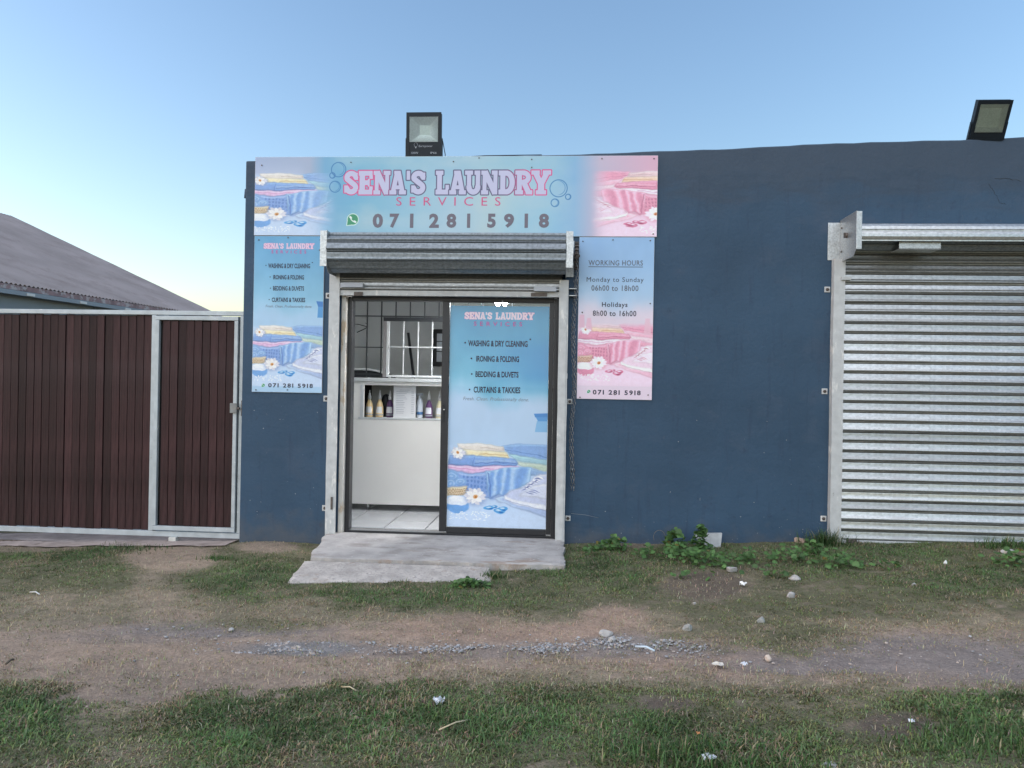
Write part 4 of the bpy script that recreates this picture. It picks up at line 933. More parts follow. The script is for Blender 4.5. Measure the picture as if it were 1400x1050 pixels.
# ------------------------------------------------------------------ floodlights
def floodlight(name, label, loc, w, h, rot, bracket=True):
    t = thing(name, label, 'floodlight', loc, 'black floodlights on top of the blue wall'); t.rotation_euler = rot
    d = .045; fr_ = .022; lens_b = h*.34; mb = MB(); hw_ = w/2
    # housing back and rim round the recess
    mb.box(-hw_, hw_, .012, d, 0, h)
    x0, x1, z0, z1 = -hw_+fr_, hw_-fr_, lens_b, h-fr_*1.1
    mb.box(-hw_, x0, -.006, .0118, 0, h); mb.box(x1, hw_, -.006, .0118, 0, h); mb.box(x0, x1, -.006, .0118, 0, z0); mb.box(x0, x1, -.006, .0118, z1, h)
    mb.build('housing', M_flood, t, bev=.002)
    for i in range(9):
        xx = -hw_+.02+i*(w-.04)/8; 
        if i == 0: s_ = MB().box(-.002, .002, d+.001, d+.03, .03, h-.03).build('cooling_fin', M_flood, t, loc=(xx, 0, 0))
        else: inst('cooling_fin', s_, t, (xx, 0, 0))
    r = MB(); cx, cz = 0, (z0+z1)/2+.01; a, b_ = (x1-x0)*.17, (z1-z0)*.20; yb = .0115
    P = [(x0, -.003, z0), (x1, -.003, z0), (x1, -.003, z1), (x0, -.003, z1)]; Q = [(cx-a, yb-.001, cz-b_), (cx+a, yb-.001, cz-b_), (cx+a, yb-.001, cz+b_), (cx-a, yb-.001, cz+b_)]
    return t, (x0, x1, z0, z1, cx, cz, a, b_), P, Q
def finish_flood(t, dims, depth, led_w, led_h):
    x0, x1, z0, z1, cx, cz, a, b_ = dims; a = (x1-x0)*led_w/2; b_ = (z1-z0)*led_h/2; yb = depth
    P = [(x0, -.003, z0), (x1, -.003, z0), (x1, -.003, z1), (x0, -.003, z1)]; Q = [(cx-a, yb, cz-b_), (cx+a, yb, cz-b_), (cx+a, yb, cz+b_), (cx-a, yb, cz+b_)]
    r = MB(); r.add(P+Q, [(0, 1, 5, 4), (1, 2, 6, 5), (2, 3, 7, 6), (3, 0, 4, 7)])
    r.build('reflector', M_refl, t)
    MB().add(Q, [(0, 1, 2, 3)]).build('led_panel', M_led, t)
    MB().box(x0+.001, x1-.001, -.0055, -.0035, z0+.001, z1-.001).build('lens_glass', M_glass, t)
xa, za = at(556, 157, .08); xb, _ = at(602.5, 157, .08); _, zb = at(580, 216.5, .08)
W_ = xb-xa
def flood(name, label, w, h, loc, rot, lens_bottom, led_w, led_h, cz_off=.0):
    t = thing(name, label, 'floodlight', loc, 'black floodlights on top of the blue wall'); t.rotation_euler = rot
    hw_ = w/2; fr_ = w*.085; x0, x1, z0, z1 = -hw_+fr_, hw_-fr_, h*lens_bottom, h-fr_*1.35
    mb = MB(); dep = .062
    mb.box(-hw_, hw_, dep-.012, dep, 0, h)
    mb.box(-hw_, x0, 0, dep-.0125, 0, h); mb.box(x1, hw_, 0, dep-.0125, 0, h); mb.box(x0, x1, 0, dep-.0125, 0, z0); mb.box(x0, x1, 0, dep-.0125, z1, h)
    mb.build('housing', M_flood, t)
    MB().box(-hw_-.003, x0-.001, -.004, -.0005, -.003, h+.003).box(x1+.001, hw_+.003, -.004, -.0005, -.003, h+.003).box(x0-.0008, x1+.0008, -.004, -.0005, z1+.001, h+.003).box(x0-.0008, x1+.0008, -.004, -.0005, -.003, .009).build('bezel', M_flood, t)
    s_ = None
    for i in range(9):
        xx = -hw_+.02+i*(w-.04)/8
        if s_ is None: s_ = MB().box(-.002, .002, dep+.001, dep+.03, .03, h-.03).build('cooling_fin', M_flood, t, loc=(xx, 0, 0))
        else: inst('cooling_fin', s_, t, (xx, 0, 0))
    cz = (z0+z1)/2+cz_off*(z1-z0)
    finish_flood(t, (x0, x1, z0, z1, 0, cz, 0, 0), dep-.014, led_w, led_h)
    MB().box(-hw_-.012, -hw_-.006, .01, .04, -.05, h*.45).box(hw_+.006, hw_+.012, .01, .04, -.05, h*.45).box(-hw_-.012, hw_+.012, .01, .04, -.056, -.0505).build('bracket', M_flood, t)
    return t
f1 = flood('floodlight', 'upright floodlight on the wall above the laundry sign', W_, za-zb+.01, ((xa+xb)/2+.012, .05, zb-.01), (rad(3), rad(0.0), rad(0)), .36, .36, .38, .03)
def flat_text(t, x0, x1, z0, z1, y, m, parent, bold=0, space=1):
    cv = bpy.data.curves.new('tmp', 'FONT'); cv.body = t; cv.offset = bold; cv.space_character = space; cv.resolution_u = 2
    o = bpy.data.objects.new('tmp', cv); C.objects.link(o); bpy.context.view_layer.update()
    me = bpy.data.meshes.new_from_object(o.evaluated_get(bpy.context.evaluated_depsgraph_get())); bpy.data.objects.remove(o)
    co = np.empty(len(me.vertices)*3); me.vertices.foreach_get('co', co); co = co.reshape(-1, 3); mn, mx = co.min(0), co.max(0)
    out = np.stack([x0+(co[:, 0]-mn[0])/(mx[0]-mn[0])*(x1-x0), np.full(len(co), y), z0+(co[:, 1]-mn[1])/(mx[1]-mn[1])*(z1-z0)], 1)
    me.vertices.foreach_set('co', out.ravel()); me.materials.clear(); me.materials.append(m); ob = bpy.data.objects.new('lettering', me); C.objects.link(ob); ob.parent = parent
hh = za-zb+.01
flat_text('100W', -W_*.36, -W_*.16, hh*.10, hh*.145, -.0012, M_print, f1); flat_text('IP66', W_*.20, W_*.38, hh*.10, hh*.145, -.0012, M_print, f1)
flat_text('Europower', -W_*.14, W_*.26, hh*.235, hh*.295, -.0012, M_print, f1)
MB().tube([(-W_*.23+W_*.05*math.cos(a_), -.0012, hh*.30+W_*.06*math.sin(a_)) for a_ in [k*math.pi/6 for k in range(12)]], .0012, 4, closed=True).box(-W_*.245, -W_*.215, -.002, -.0009, hh*.225, hh*.26).build('bulb_emblem', M_print, f1)
MB().tube([(W_*.5+.012, .03, hh*.4), (W_*.5+.035, .04, hh*.1), (W_*.5+.03, .05, .02), (W_*.5+.10, .03, .012), (W_*.5+.4, .03, .03), (W_*.5+.9, .03, .035)], .004, 6).build('cable', M_black, f1)
f2 = flood('floodlight', 'floodlight tilted forward at the far right of the parapet', .262, .315, (3.500, -.0, 3.515), (rad(27), rad(1.5), rad(-4)), .20, .74, .70, .0)
# ------------------------------------------------------------------ shop interior furniture
YC = 1.15
ct = thing('service_counter', 'cream service counter with a glazed display recess inside the shop', 'counter', (-1.5, YC, .05))
cb = lambda x0, x1, y0, y1, z0, z1, name, m, bev=.002: Bx(x0, x1, y0, y1, z0, z1, ct).build(name, m, ct, bev=bev)
xL, xRt = -2.62, .3
cb(xL, xRt, YC, YC+.02, .115, 1.000, 'front_panel', M_counter)
cb(xL, -2.093, YC, YC+.02, 1.002, 1.395, 'front_panel', M_counter)
cb(-2.091, xRt, YC, YC+.02, 1.358, 1.395, 'front_panel', M_counter)
cb(xL, xRt, YC-.02, YC+.5, 1.397, 1.434, 'counter_top', M_whitebar)
cb(-2.15, xRt, YC-.004, YC-.001, 1.003, 1.024, 'display_sill', M_whitebar, .001)
cb(-2.091, xRt, YC+.022, YC+.30, 1.002, 1.018, 'shelf', M_counter)
cb(-2.091, xRt, YC+.302, YC+.31, 1.002, 1.395, 'display_back', mat('grey_display_back', (.50, .505, .48), .7, noise=(3, .7, 1.2)))
cb(-2.13, -2.094, YC-.004, YC-.001, 1.026, 1.36, 'display_frame', M_whitebar, .001)
cb(xL, xRt, YC+.021, YC+.5, .115, .13, 'base_board', M_counter)
cb(xL, xRt, YC+.36, YC+.5, .132, 1.395, 'rear_panel', M_dark)
lsrc = MB().lathe([(.014, 0), (.014, .078)], n=12).build('leg', M_chrome, ct, loc=(-2.045+1.5, .06, .0))
inst('leg', lsrc, ct, (-1.2+1.5, .06, 0)); inst('leg', lsrc, ct, (-.3+1.5, .06, 0)); inst('leg', lsrc, ct, (-2.045+1.5, .45, 0)); inst('leg', lsrc, ct, (-.3+1.5, .45, 0))

gr = thing('security_grille', 'barred steel security grille standing on the shop counter', 'grille', (-1.5, YC+.1, 1.44))
yg = YC+.1
def bar(x0, x1, z0, z1, m, name='bar', y=yg, th=.008): return MB().box(x0+1.5, x1+1.5, -th+(y-yg), th+(y-yg), z0-1.44, z1-1.44).build(name, m, gr, bev=.001)
kx = (yg-CAMY)/(YC-CAMY)
for i in range(12):
    x = (-2.224+i*.1515)*kx; low = 1.44 if x < -1.92*kx+.02 or i > 8 else 2.08
    bar(x-.006, x+.006, low, 2.62, M_blackbar)
for z in (2.087, 2.40): bar(-2.62, .3, z-.006, z+.006, M_blackbar, 'cross_bar', yg-.016)
bar(-2.62, -1.90, 1.757-.005, 1.757+.005, M_blackbar, 'cross_bar', yg-.016)
bar(-2.62, -1.90, 1.475-.006, 1.475+.006, M_blackbar, 'cross_bar', yg-.016)
hx = thing('hatch_window', 'pale framed serving hatch with white bars in the counter grille', 'window', (-1.5, yg-.03, 1.44))
def hb(x0, x1, z0, z1, m, name, th=.012): return MB().box(x0+1.5, x1+1.5, -th, th, z0-1.44, z1-1.44).build(name, m, hx, bev=.001)
hb(-1.915, -.60, 2.035, 2.075, M_blackbar, 'frame_head', .016)
hb(-1.915, -1.880, 1.442, 2.034, mat('brownish_frame', (.23, .22, .22), .6), 'frame_post', .016)
hb(-1.878, -1.850, 1.470, 2.033, M_whitebar, 'sash_post'); hb(-1.878, -.60, 1.446, 1.468, M_whitebar, 'sash_rail')
for x in (-1.70, -1.545, -1.395, -1.245, -1.09, -.94, -.79): hb(x-.006, x+.006, 1.470, 2.033, M_whitebar, 'bar', .006)
MB().box(-1.849+1.5, -.60+1.5, -.019, -.0065, 1.757-1.44, 1.769-1.44).build('cross_bar', M_whitebar, hx)
# things beyond the grille
mr_ = thing('framed_mirror', 'dark framed mirror hanging on the rear wall of the shop', 'mirror', (-1.66, 3.29, 1.62))
xm0, zm1 = at(592, 450, 3.28); xm1, zm0 = at(614, 501, 3.28)
lm = lambda x0, x1, z0, z1, y0, y1: MB().box(x0+1.66, x1+1.66, y0-3.29, y1-3.29, z0-1.62, z1-1.62)
lm(xm0, xm1, zm0, zm1, 3.262, 3.285).build('backing', M_black, mr_, bev=.003)
lm(xm0+.03, xm1-.02, zm0+.035, zm1-.035, 3.255, 3.2612).build('inner_frame', M_alu, mr_)
lm(xm0+.06, xm1-.05, zm0+.06, zm1-.06, 3.250, 3.2545).build('looking_glass', mat('mirror_glass', (.60, .64, .68), .15, noise=(2, .9, 1.1)), mr_)
for zz in (zm0+.19, zm0+.32): lm(xm0+.06, xm1-.05, zz, zz+.012, 3.244, 3.2495).build('glazing_bar', M_black, mr_)
br_ = thing('broom_handle', 'dark pole leaning behind the serving hatch', 'pole', (-1.87, 2.4, .05))
xt, zt = at(558, 455, 2.4); xb_, zb_ = at(565.5, 515, 2.4); sl_ = (xb_-xt)/(zb_-zt)
xf = xt+sl_*(.06-zt)
MB().tube([(xt+1.87, 0, zt-.05), (xf+1.87, .0, .01)], [.016, .02], 8).build('pole', M_black, br_)
hg = thing('coat_hanger', 'thin dark coat hanger hooked on the grille bars', 'hanger', (-2.15, yg-.05, 1.97))
hp = [at(*p, yg-.05) for p in ((479, 442.5), (490, 443.5), (501.5, 446.5), (500, 449), (488, 454.5))]
MB().tube([(x+2.15, 0, z-1.97) for x, z in hp], .005, 6).build('shoulder_wire', M_black, hg)
hk = [at(*p, yg-.05) for p in ((501.5, 446.5), (502, 443), (499, 441.5))]
MB().tube([(x+2.15, 0, z-1.97) for x, z in hk], .003, 6).build('hook', M_black, hg)
# unidentified pale arch behind the bars, built as a rimmed dark dome
bk = thing('rimmed_dark_object', 'dark object with a curved pale rim behind the grille bars', 'object', (-2.22, 1.55, 1.40))
rim = [(.32*math.cos(a_), .2*math.sin(a_)-.0, .11*math.sin(a_) if math.sin(a_) > 0 else 0) for a_ in [math.pi*k/12 for k in range(13)]]
MB().tube([(x, -.05, z+.02) for x, _, z in rim], .012, 8).build('rim', M_whitebar, bk)
MB().add([(x, -.03, z+.02) for x, _, z in rim]+[(x, .25, z+.02) for x, _, z in rim], [(k, k+1, k+14, k+13) for k in range(12)]+[tuple(range(13)), tuple(range(13, 26))[::-1]]).build('body', M_black, bk)
MB().box(-.5, .4, .1, .4, -.02, -.001).build('stand', M_blackbar, bk)

# bottles and papers in the display
def bottle(px_, label, liquid, trig=True):
    xb2, _ = at(px_, 569, YC+.1); t = thing('soap_bottle', label, 'bottle', (xb2, YC+.13, 1.019), 'bottles in the counter display')
    MB().lathe([(.028, 0), (.040, .006), (.041, .06), (.038, .11), (.030, .145), (.018, .175), (.014, .19)], n=18).build('body', liquid, t)
    MB().lathe([(.018, .188), (.018, .222), (.013, .232), (.012, .25), (.006, .255), (.005, .284), (.002, .286)], n=14).build('cap', M_whitetrim, t)
    lb = MB(); n_ = 8
    vs2 = [( .0415*math.sin(a_), -.0415*math.cos(a_), z) for z in (.045, .075, .112) for a_ in [-.85+1.7*k/n_ for k in range(n_+1)]]
    vs2 = [(x*(1 if z != .112 else .93), y*(1 if z != .112 else .95), z) for x, y, z in vs2]
    lb.add(vs2, [(r_*(n_+1)+k, r_*(n_+1)+k+1, (r_+1)*(n_+1)+k+1, (r_+1)*(n_+1)+k) for r_ in range(2) for k in range(n_)], True)
    lb.build('label', M_paper, t)
    MB().lathe([(.0415, .020), (.0415, .034)], n=18).build('band', M_print, t)
    return t
M_cream = mat('cream_liquid', (.78, .58, .30), .3); M_purple = mat('purple_liquid', (.12, .045, .15), .3); M_pale = mat('pale_yellow_liquid', (.66, .60, .40), .3)
bottle(504, 'cream soap bottle leftmost in the counter display', M_cream)
bottle(518, 'cream soap bottle second from the left in the counter display', M_cream)
bottle(532, 'purple soap bottle just left of the printed price sheet', M_purple)
bottle(585.5, 'purple soap bottle right of the trigger spray bottle', M_purple)
bottle(600, 'pale yellow soap bottle beside the sliding door stile', M_pale)
x0, z1 = at(538.5, 527, YC+.06); x1, z0 = at(568, 568, YC+.06)
pp = thing('price_sheet', 'white printed price sheet standing among the bottles', 'paper', (x0, YC+.06, 1.019))
MB().box(0, x1-x0, -.001, .001, 0, z1-1.019).build('sheet', M_paper, pp)
mb = MB(); hgt = z1-1.019; wid = x1-x0
for i in range(14):
    zz = hgt*(.86-i*.055); wl_ = wid*(.30+.25*random.random()) if i else wid*.45; xs0 = wid*.12 if i else wid*.28
    mb.box(xs0, xs0+wl_, -.0016, -.0012, zz, zz+.003)
    if i: mb.box(wid*.80, wid*.92, -.0016, -.0012, zz, zz+.003)
mb.build('print_lines', M_inkgrey, pp)
xs_, _ = at(572.5, 569, YC+.12)
sp_ = thing('spray_bottle', 'white trigger spray bottle with a blue band in the counter display', 'bottle', (xs_+.005, YC+.14, 1.019))
MB().lathe([(.03, 0), (.036, .005), (.036, .15), (.028, .19), (.014, .215), (.013, .235)], n=16).build('body', mat('white_plastic', (.62, .66, .72), .35), sp_)
MB().box(-.045, .03, -.012, .012, .235, .262).box(-.038, -.030, -.006, .006, .19, .235).build('trigger_head', M_print, sp_, bev=.003)
MB().lathe([(.0368, .035), (.0368, .065)], n=16).build('blue_band', mat('blue_band', (.04, .13, .30), .4), sp_)
xk, _ = at(525, 569, YC+.25)
t = thing('detergent_tub', 'dark rounded tub behind the bottles in the counter display', 'tub', (xk+.02, YC+.25, 1.019))
MB().lathe([(.05, 0), (.052, .16), (.045, .20), (.03, .235), (.01, .245)], n=16).build('body', M_black, t)

# ceiling tube light, lit
xl_, _ = at(683, 411, .8); fl = thing('tube_light', 'lit twin tube light hanging inside above the laundry poster door', 'lamp', (xl_, .74, 2.215))
MB().box(-.07, .07, -.33, .33, 0, .035).box(-.01, .01, -.2, -.18, .036, .56).box(-.01, .01, .18, .20, .036, .56).build('fitting', M_whitetrim, fl)
for s_ in (-.035, .035): MB().tube([(s_, -.32, -.018), (s_, .32, -.018)], .014, 10).build('tube', M_lamp, fl)

# ------------------------------------------------------------------ doorstep
st = thing('doorstep', 'worn concrete doorstep in front of the laundry door', 'step', (-1.0, -.5, 0))
bm = bmesh.new()
def slab(P, ztop, zbot, name, m, parent, seed, rough=.006, step=.03, warp=None):
    """slab with uneven top and nibbled edges; P = four plan corners, anticlockwise from the back left"""
    (ax, ay), (bx_, by_), (cx_, cy_), (dx, dy) = P
    nu = max(4, int(math.hypot(bx_-ax, by_-ay)/step)); nv = max(4, int(math.hypot(dx-ax, dy-ay)/step))
    vs3 = []; 
    for j in range(nv+1):
        v_ = j/nv
        for i in range(nu+1):
            u_ = i/nu; x = (ax*(1-u_)+bx_*u_)*(1-v_)+(dx*(1-u_)+cx_*u_)*v_; y = (ay*(1-u_)+by_*u_)*(1-v_)+(dy*(1-u_)+cy_*u_)*v_
            edge = 1 if (i in (0, nu) or j in (nv,)) else 0
            nn = fbm(np.array([x*9.]), np.array([y*9.]), seed, 3)[0]-.5
            if edge: x += nn*.05; y += (fbm(np.array([x*8+3.]), np.array([y*8.]), seed+1, 4)[0]-.5)*.055
            z = ztop + nn*rough + (warp(x, y) if warp else 0) - (0.006 if edge else 0)
            vs3.append((x, y, z))
    fs = [(j*(nu+1)+i, j*(nu+1)+i+1, (j+1)*(nu+1)+i+1, (j+1)*(nu+1)+i) for j in range(nv) for i in range(nu)]
    n0 = len(vs3); ring = [i for i in range(nu+1)] + [(j)*(nu+1)+nu for j in range(1, nv+1)] + [nv*(nu+1)+i for i in range(nu-1, -1, -1)] + [j*(nu+1) for j in range(nv-1, 0, -1)]
    for k_ in ring: x, y, z = vs3[k_]; vs3.append((x, y, z-.010)); 
    for k_ in ring: x, y, z = vs3[k_]; vs3.append((x, y, zbot))
    R_ = len(ring)
    for k_ in range(R_):
        fs.append((ring[k_], ring[(k_+1) % R_], n0+(k_+1) % R_, n0+k_)); fs.append((n0+k_, n0+(k_+1) % R_, n0+R_+(k_+1) % R_, n0+R_+k_))
    l = parent.location; vs3 = [(x-l.x, y-l.y, z-l.z) for x, y, z in vs3]
    mb = MB(); mb.add(vs3, fs, False); return mb.build(name, m, parent)
slab([(-2.10, -.005), (.015, -.005), (.02, -.93), (-1.93, -.94)], .046, -.25, 'main_slab', M_conc, st, 5, warp=lambda x, y: .02*y*.3)
s2 = slab([(-1.975, -.962), (-.54, -.958), (-.49, -1.27), (-1.93, -1.40)], .016, -.2, 'front_slab', M_conc2, st, 8, .010, warp=lambda x, y: (y+.96)*.10-.004)
MB().box(-1.98+1, -.04+1, .501, .60, -.2, .036).build('threshold', M_conc, st)

# ------------------------------------------------------------------ gate
gate = thing('sliding_gate', 'wide dark brown board gate in a pale grey steel frame', 'gate', (-4.2, .09, 0))
gx = lambda x: x+4.2
YG = .05
def gbar(x0, x1, z0, z1, parent, name='frame_tube', y0=-.02, y1=.03, m=M_gateframe, root=gate): return MB().box(x0-root.location.x, x1-root.location.x, y0, y1, z0, z1).build(name, m, parent, bev=.003)
XA = -8.4
def gat(px_, py_): return at(px_, py_, .07)
xmid0 = gat(207.5, 600)[0]; xmid1 = gat(213.5, 600)[0]
zt0 = 1.960; zt1 = 2.000
gbar(XA, -2.925, 1.972, 2.012, gate); gbar(XA, -2.925, -.060, -.012, gate)
gbar(xmid0-.02, xmid1-.022, -.010, 1.970, gate); gbar(-2.960, -2.925, -.010, 1.970, gate)
random.seed(11)
def boards(x0, x1, z0, z1, root, y=.0, pitch=.0755):
    src = None; x = x1-pitch; n_ = 0
    while x > x0-pitch*.5:
        w = pitch-.0050
        xx = max(x, x0)
        if src is None:
            src = MB().box(0, w, 0, .016, 0, z1-z0).build('board', M_board, root, bev=.0012, loc=(xx-root.location.x, y, z0)); o = src
        else:
            o = inst('board', src, root, (xx-root.location.x+random.uniform(-.001, .001), y+random.uniform(-.003, .003), z0+random.uniform(-.006, .004)), (0, rad(random.uniform(-.06, .06)), 0))
            md = o.modifiers.new('bevel', 'BEVEL'); md.width = .0012; md.segments = 1
        x -= pitch
boards(XA+.02, xmid0-.024, -.008, 1.966, gate)
MB().box(XA+4.2, -2.97+4.2, .0185, .0225, .0, 1.965).build('dark_gap_backing', M_dark, gate)  # added dark sheet so gaps show dark lines, not the bright background
pg = thing('pedestrian_gate', 'narrow board door set in the right end of the brown gate', 'gate', (-3.3, .07, 0))
gb = lambda x0, x1, z0, z1, name='frame_tube': MB().box(x0+3.3, x1+3.3, -.018, .022, z0, z1).build(name, M_gateframe, pg, bev=.003)
xp0 = xmid1-.018; xp1 = -2.972
gb(xp0, xp1, 1.925, 1.962); gb(xp0, xp1, .000, .040); gb(xp0, xp0+.036, .042, 1.923); gb(xp1-.034, xp1, .042, 1.923)
boards(xp0+.040, xp1-.036, .044, 1.921, pg, y=.0)
x, z = at(318.5, 558, .04); MB().box(x-.03+3.3, x+.035+3.3, -.032, -.0185, z-.045, z+.045).build('lock_plate', mat('dull_lock_plate', (.22, .22, .21), .6, noise=(20, .8, 1.2)), pg, bev=.003)
MB().box(x+.04+3.3, x+.062+3.3, -.040, -.019, z-.012, z+.010).build('bolt', M_rust, pg, bev=.003)
x, z = at(235.5, 739, .05)
MB().box(x-.035+4.2, x+.035+4.2, -.045, .02, -.115, -.0605).build('wheel_cover', mat('cream_steel', (.55, .54, .50), .6, noise=(20, .8, 1.1)), gate, bev=.004)
wl_ = MB().tube([(-.01, 0, 0), (.01, 0, 0)], .035, 16).build('wheel', M_rust, gate, loc=(x+4.2, .04, -.125))
# gate post at the wall
gp = thing('gate_post', 'slim pale grey steel post between the gate and the blue wall', 'post', (-2.914, .09, 0))
MB().box(-.008, .004, -.03, .03, -.2, 1.97).build('tube', M_gateframe, gp, bev=.002)
MB().box(-.012, .006, -.045, -.031, 1.06, 1.20).build('striker', M_rust, gp)
# concrete strip the gate rolls on
def strip(x0, x1, y0, y1, off, name, m, step=.05):
    xs = np.arange(x0, x1, step); ys = np.linspace(y0, y1, 8); X_, Y_ = np.meshgrid(xs, ys)
    Yw = Y_ + np.where(Y_ < y1-.01, 1, 0)*(fbm(X_*3, Y_*0+1, 44, 3)-.5)*.10*(y1-Y_)/(y1-y0)
    Z_ = gz(X_, np.clip(Yw, -9, .1))+off+(fbm(X_*12, Yw*12, 45, 3)-.5)*.012
    id_ = np.arange(X_.size).reshape(X_.shape); q_ = np.stack([id_[:-1, :-1], id_[:-1, 1:], id_[1:, 1:], id_[1:, :-1]], -1).reshape(-1, 4)
    me = np_mesh(name, np.stack([X_, Yw, Z_], -1).reshape(-1, 3), q_, 4, smooth=True); me.materials.append(m); o = bpy.data.objects.new(name, me); C.objects.link(o); o['kind'] = 'structure'; return o
strip(-8.6, -2.94, -.16, .45, .010, 'gate_track_apron', M_pinkconc)
MB().box(-8.6, -2.94, .06, .075, -.25, -.135).build('gate_rail', M_rust)['kind'] = 'structure'

# ------------------------------------------------------------------ neighbour hall beyond the gate
def ray_at(px_, py_, dist):
    d = px_ray(px_, py_); t = dist/d.dot(cf)*1.0; return Vector((0, CAMY, CAMH))+d*t
A = ray_at(0, 384, 24.0); B = ray_at(300, 427.5, 36.0); B.z = A.z
dirn = (B-A); dirn.z = 0; Ln = dirn.length; dirn.normalize(); perp = Vector((-dirn.y, dirn.x, 0))
if perp.x > 0: perp = -perp
hall = thing('neighbour_hall', 'long hall with a mauve grey corrugated roof beyond the gate', 'building', (A.x, A.y, 0))
O_ = Vector((A.x, A.y, 0)); run = 10.0
ridge_ray = px_ray(14, 295)
Cc = B+perp*run; Cr = Vector((0, CAMY, CAMH)); 
# height where the sight line passes over the ridge end
tt = ((B-Cr).dot(dirn))/ridge_ray.dot(dirn); Pt = Cr+ridge_ray*tt; run = (Pt-B).dot(perp); zr = Pt.z
rise = zr-A.z
pitchc = .177; nC = int((Ln+22)/pitchc)*6; s0 = -22.0
rows = 10; vv = []; ff = []
for j in range(rows+1):
    tj = j/rows
    for i in range(nC+1):
        s_ = s0+(Ln-s0)*i/nC; p = A+dirn*s_+perp*(run*tj-0.25*(1-tj)); z = A.z+rise*tj-0.06*(1-tj)+.028*math.cos(i*2*math.pi/6)+.01*(j % 2)
        vv.append((p.x-O_.x, p.y-O_.y, z))
for j in range(rows):
    for i in range(nC): a_ = j*(nC+1)+i; ff.append((a_, a_+1, a_+nC+2, a_+nC+1))
MB().add(vv, ff, True).build('corrugated_roof', M_roof, hall)
def wbox(s0_, s1_, p0, p1, z0, z1, name, m):
    pts = [A+dirn*s_+perp*p for s_ in (s0_, s1_) for p in (p0, p1)]
    v8 = [(q.x-O_.x, q.y-O_.y, z) for q in pts for z in (z0, z1)]
    return MB().add(v8, [(0, 1, 3, 2), (4, 6, 7, 5), (0, 4, 5, 1), (2, 3, 7, 6), (0, 2, 6, 4), (1, 5, 7, 3)]).build(name, m, hall)
wbox(s0, Ln-.3, 0, .25, -.5, A.z-.12, 'side_wall', M_farwall)
wbox(Ln-.55, Ln-.3, .26, run*2, -.5, A.z-.2, 'gable_wall', M_farwall)
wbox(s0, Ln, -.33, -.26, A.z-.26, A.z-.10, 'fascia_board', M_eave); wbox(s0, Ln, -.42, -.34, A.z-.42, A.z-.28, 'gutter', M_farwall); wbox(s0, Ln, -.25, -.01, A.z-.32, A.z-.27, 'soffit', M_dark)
for k in range(9): wbox(-4+k*2.3, -3.7+k*2.3, -.46, -.43, A.z-.40, A.z-.32, 'gutter_bracket', M_whitetrim)
wbox(4.1, 4.16, -.04, -.005, -.2, A.z-.27, 'downpipe', M_farwall)
# far slope of the roof and verge
p0 = A+dirn*s0+perp*run; p1 = A+dirn*Ln+perp*run; p2 = A+dirn*Ln+perp*run*2; p3 = A+dirn*s0+perp*run*2
MB().add([(p.x-O_.x, p.y-O_.y, z) for p, z in ((p0, zr), (p1, zr), (p2, A.z), (p3, A.z))], [(0, 1, 2, 3)]).build('rear_slope', M_roof, hall)
e0 = A+dirn*(Ln-.3); e1 = A+dirn*(Ln-.3)+perp*run; e2 = A+dirn*(Ln-.3)+perp*run*2
MB().add([(p.x-O_.x, p.y-O_.y, z) for p, z in ((e0, A.z-.2), (e1, zr-.2), (e2, A.z-.2))], [(0, 1, 2)]).build('gable', M_farwall, hall)
fw = thing('boundary_wall', 'low grey boundary wall far behind the gate beside the hall', 'wall', (-8, 30, 0))
MB().box(-14, 14, 0, .25, -.5, 4.0-.25).build('wall', M_farwall, fw); 

# ------------------------------------------------------------------ grass, straw, gravel
def blades(N_, xr, yr, kind):
    x = rng.uniform(*xr, N_); y = rng.uniform(*yr, N_)
    vis = np.abs(x+.0-(y+6.6)*-.07) < (y+6.6)*.70+1.3
    x, y = x[vis], y[vis]
    px, py, inp, dry, bare, lush, dens, n1, n2, n3 = cover(x, y)
    step_ = ((x > -2.08-.18*y) & (x < .01) & (y > -.92)) | ((x > -1.91) & (x < -.48) & (y > -1.25-.085*(-.48-x)))
    ap = (x < -2.95) & (y > -.16+.1*(fbm(x*3, y*0+1, 44, 3)-.5))
    u = rng.random(len(x))
    if kind == 'grass': keep = (u < dens) & ~step_ & ~ap & (y < -.03)
    else: keep = (u < np.clip(.12+.9*dry*(1-.55*inp)+.25*bare+.8*np.exp(-((py-934)/20)**2)+.35*np.exp(-((py-912)/14)**2), 0, 1)*np.where((inp > .6) & (py < 900), .35, 1)*(1-asph_at(px, py)*.9)) & ~step_ & ~ap & (y < -.03)
    return [a[keep] for a in (x, y, px, py, inp, dry, bare, lush, dens, n1, n2)]
def asph_at(px, py):
    f = lambda cx, cy, rx, ry: np.exp(-(((px-cx)/rx)**2+((py-cy)/ry)**2)**1.5)
    return np.clip(f(1250, 890, 230, 26)+f(1480, 905, 260, 32)+f(300, 858, 150, 11)+f(1130, 905, 150, 14), 0, 1)
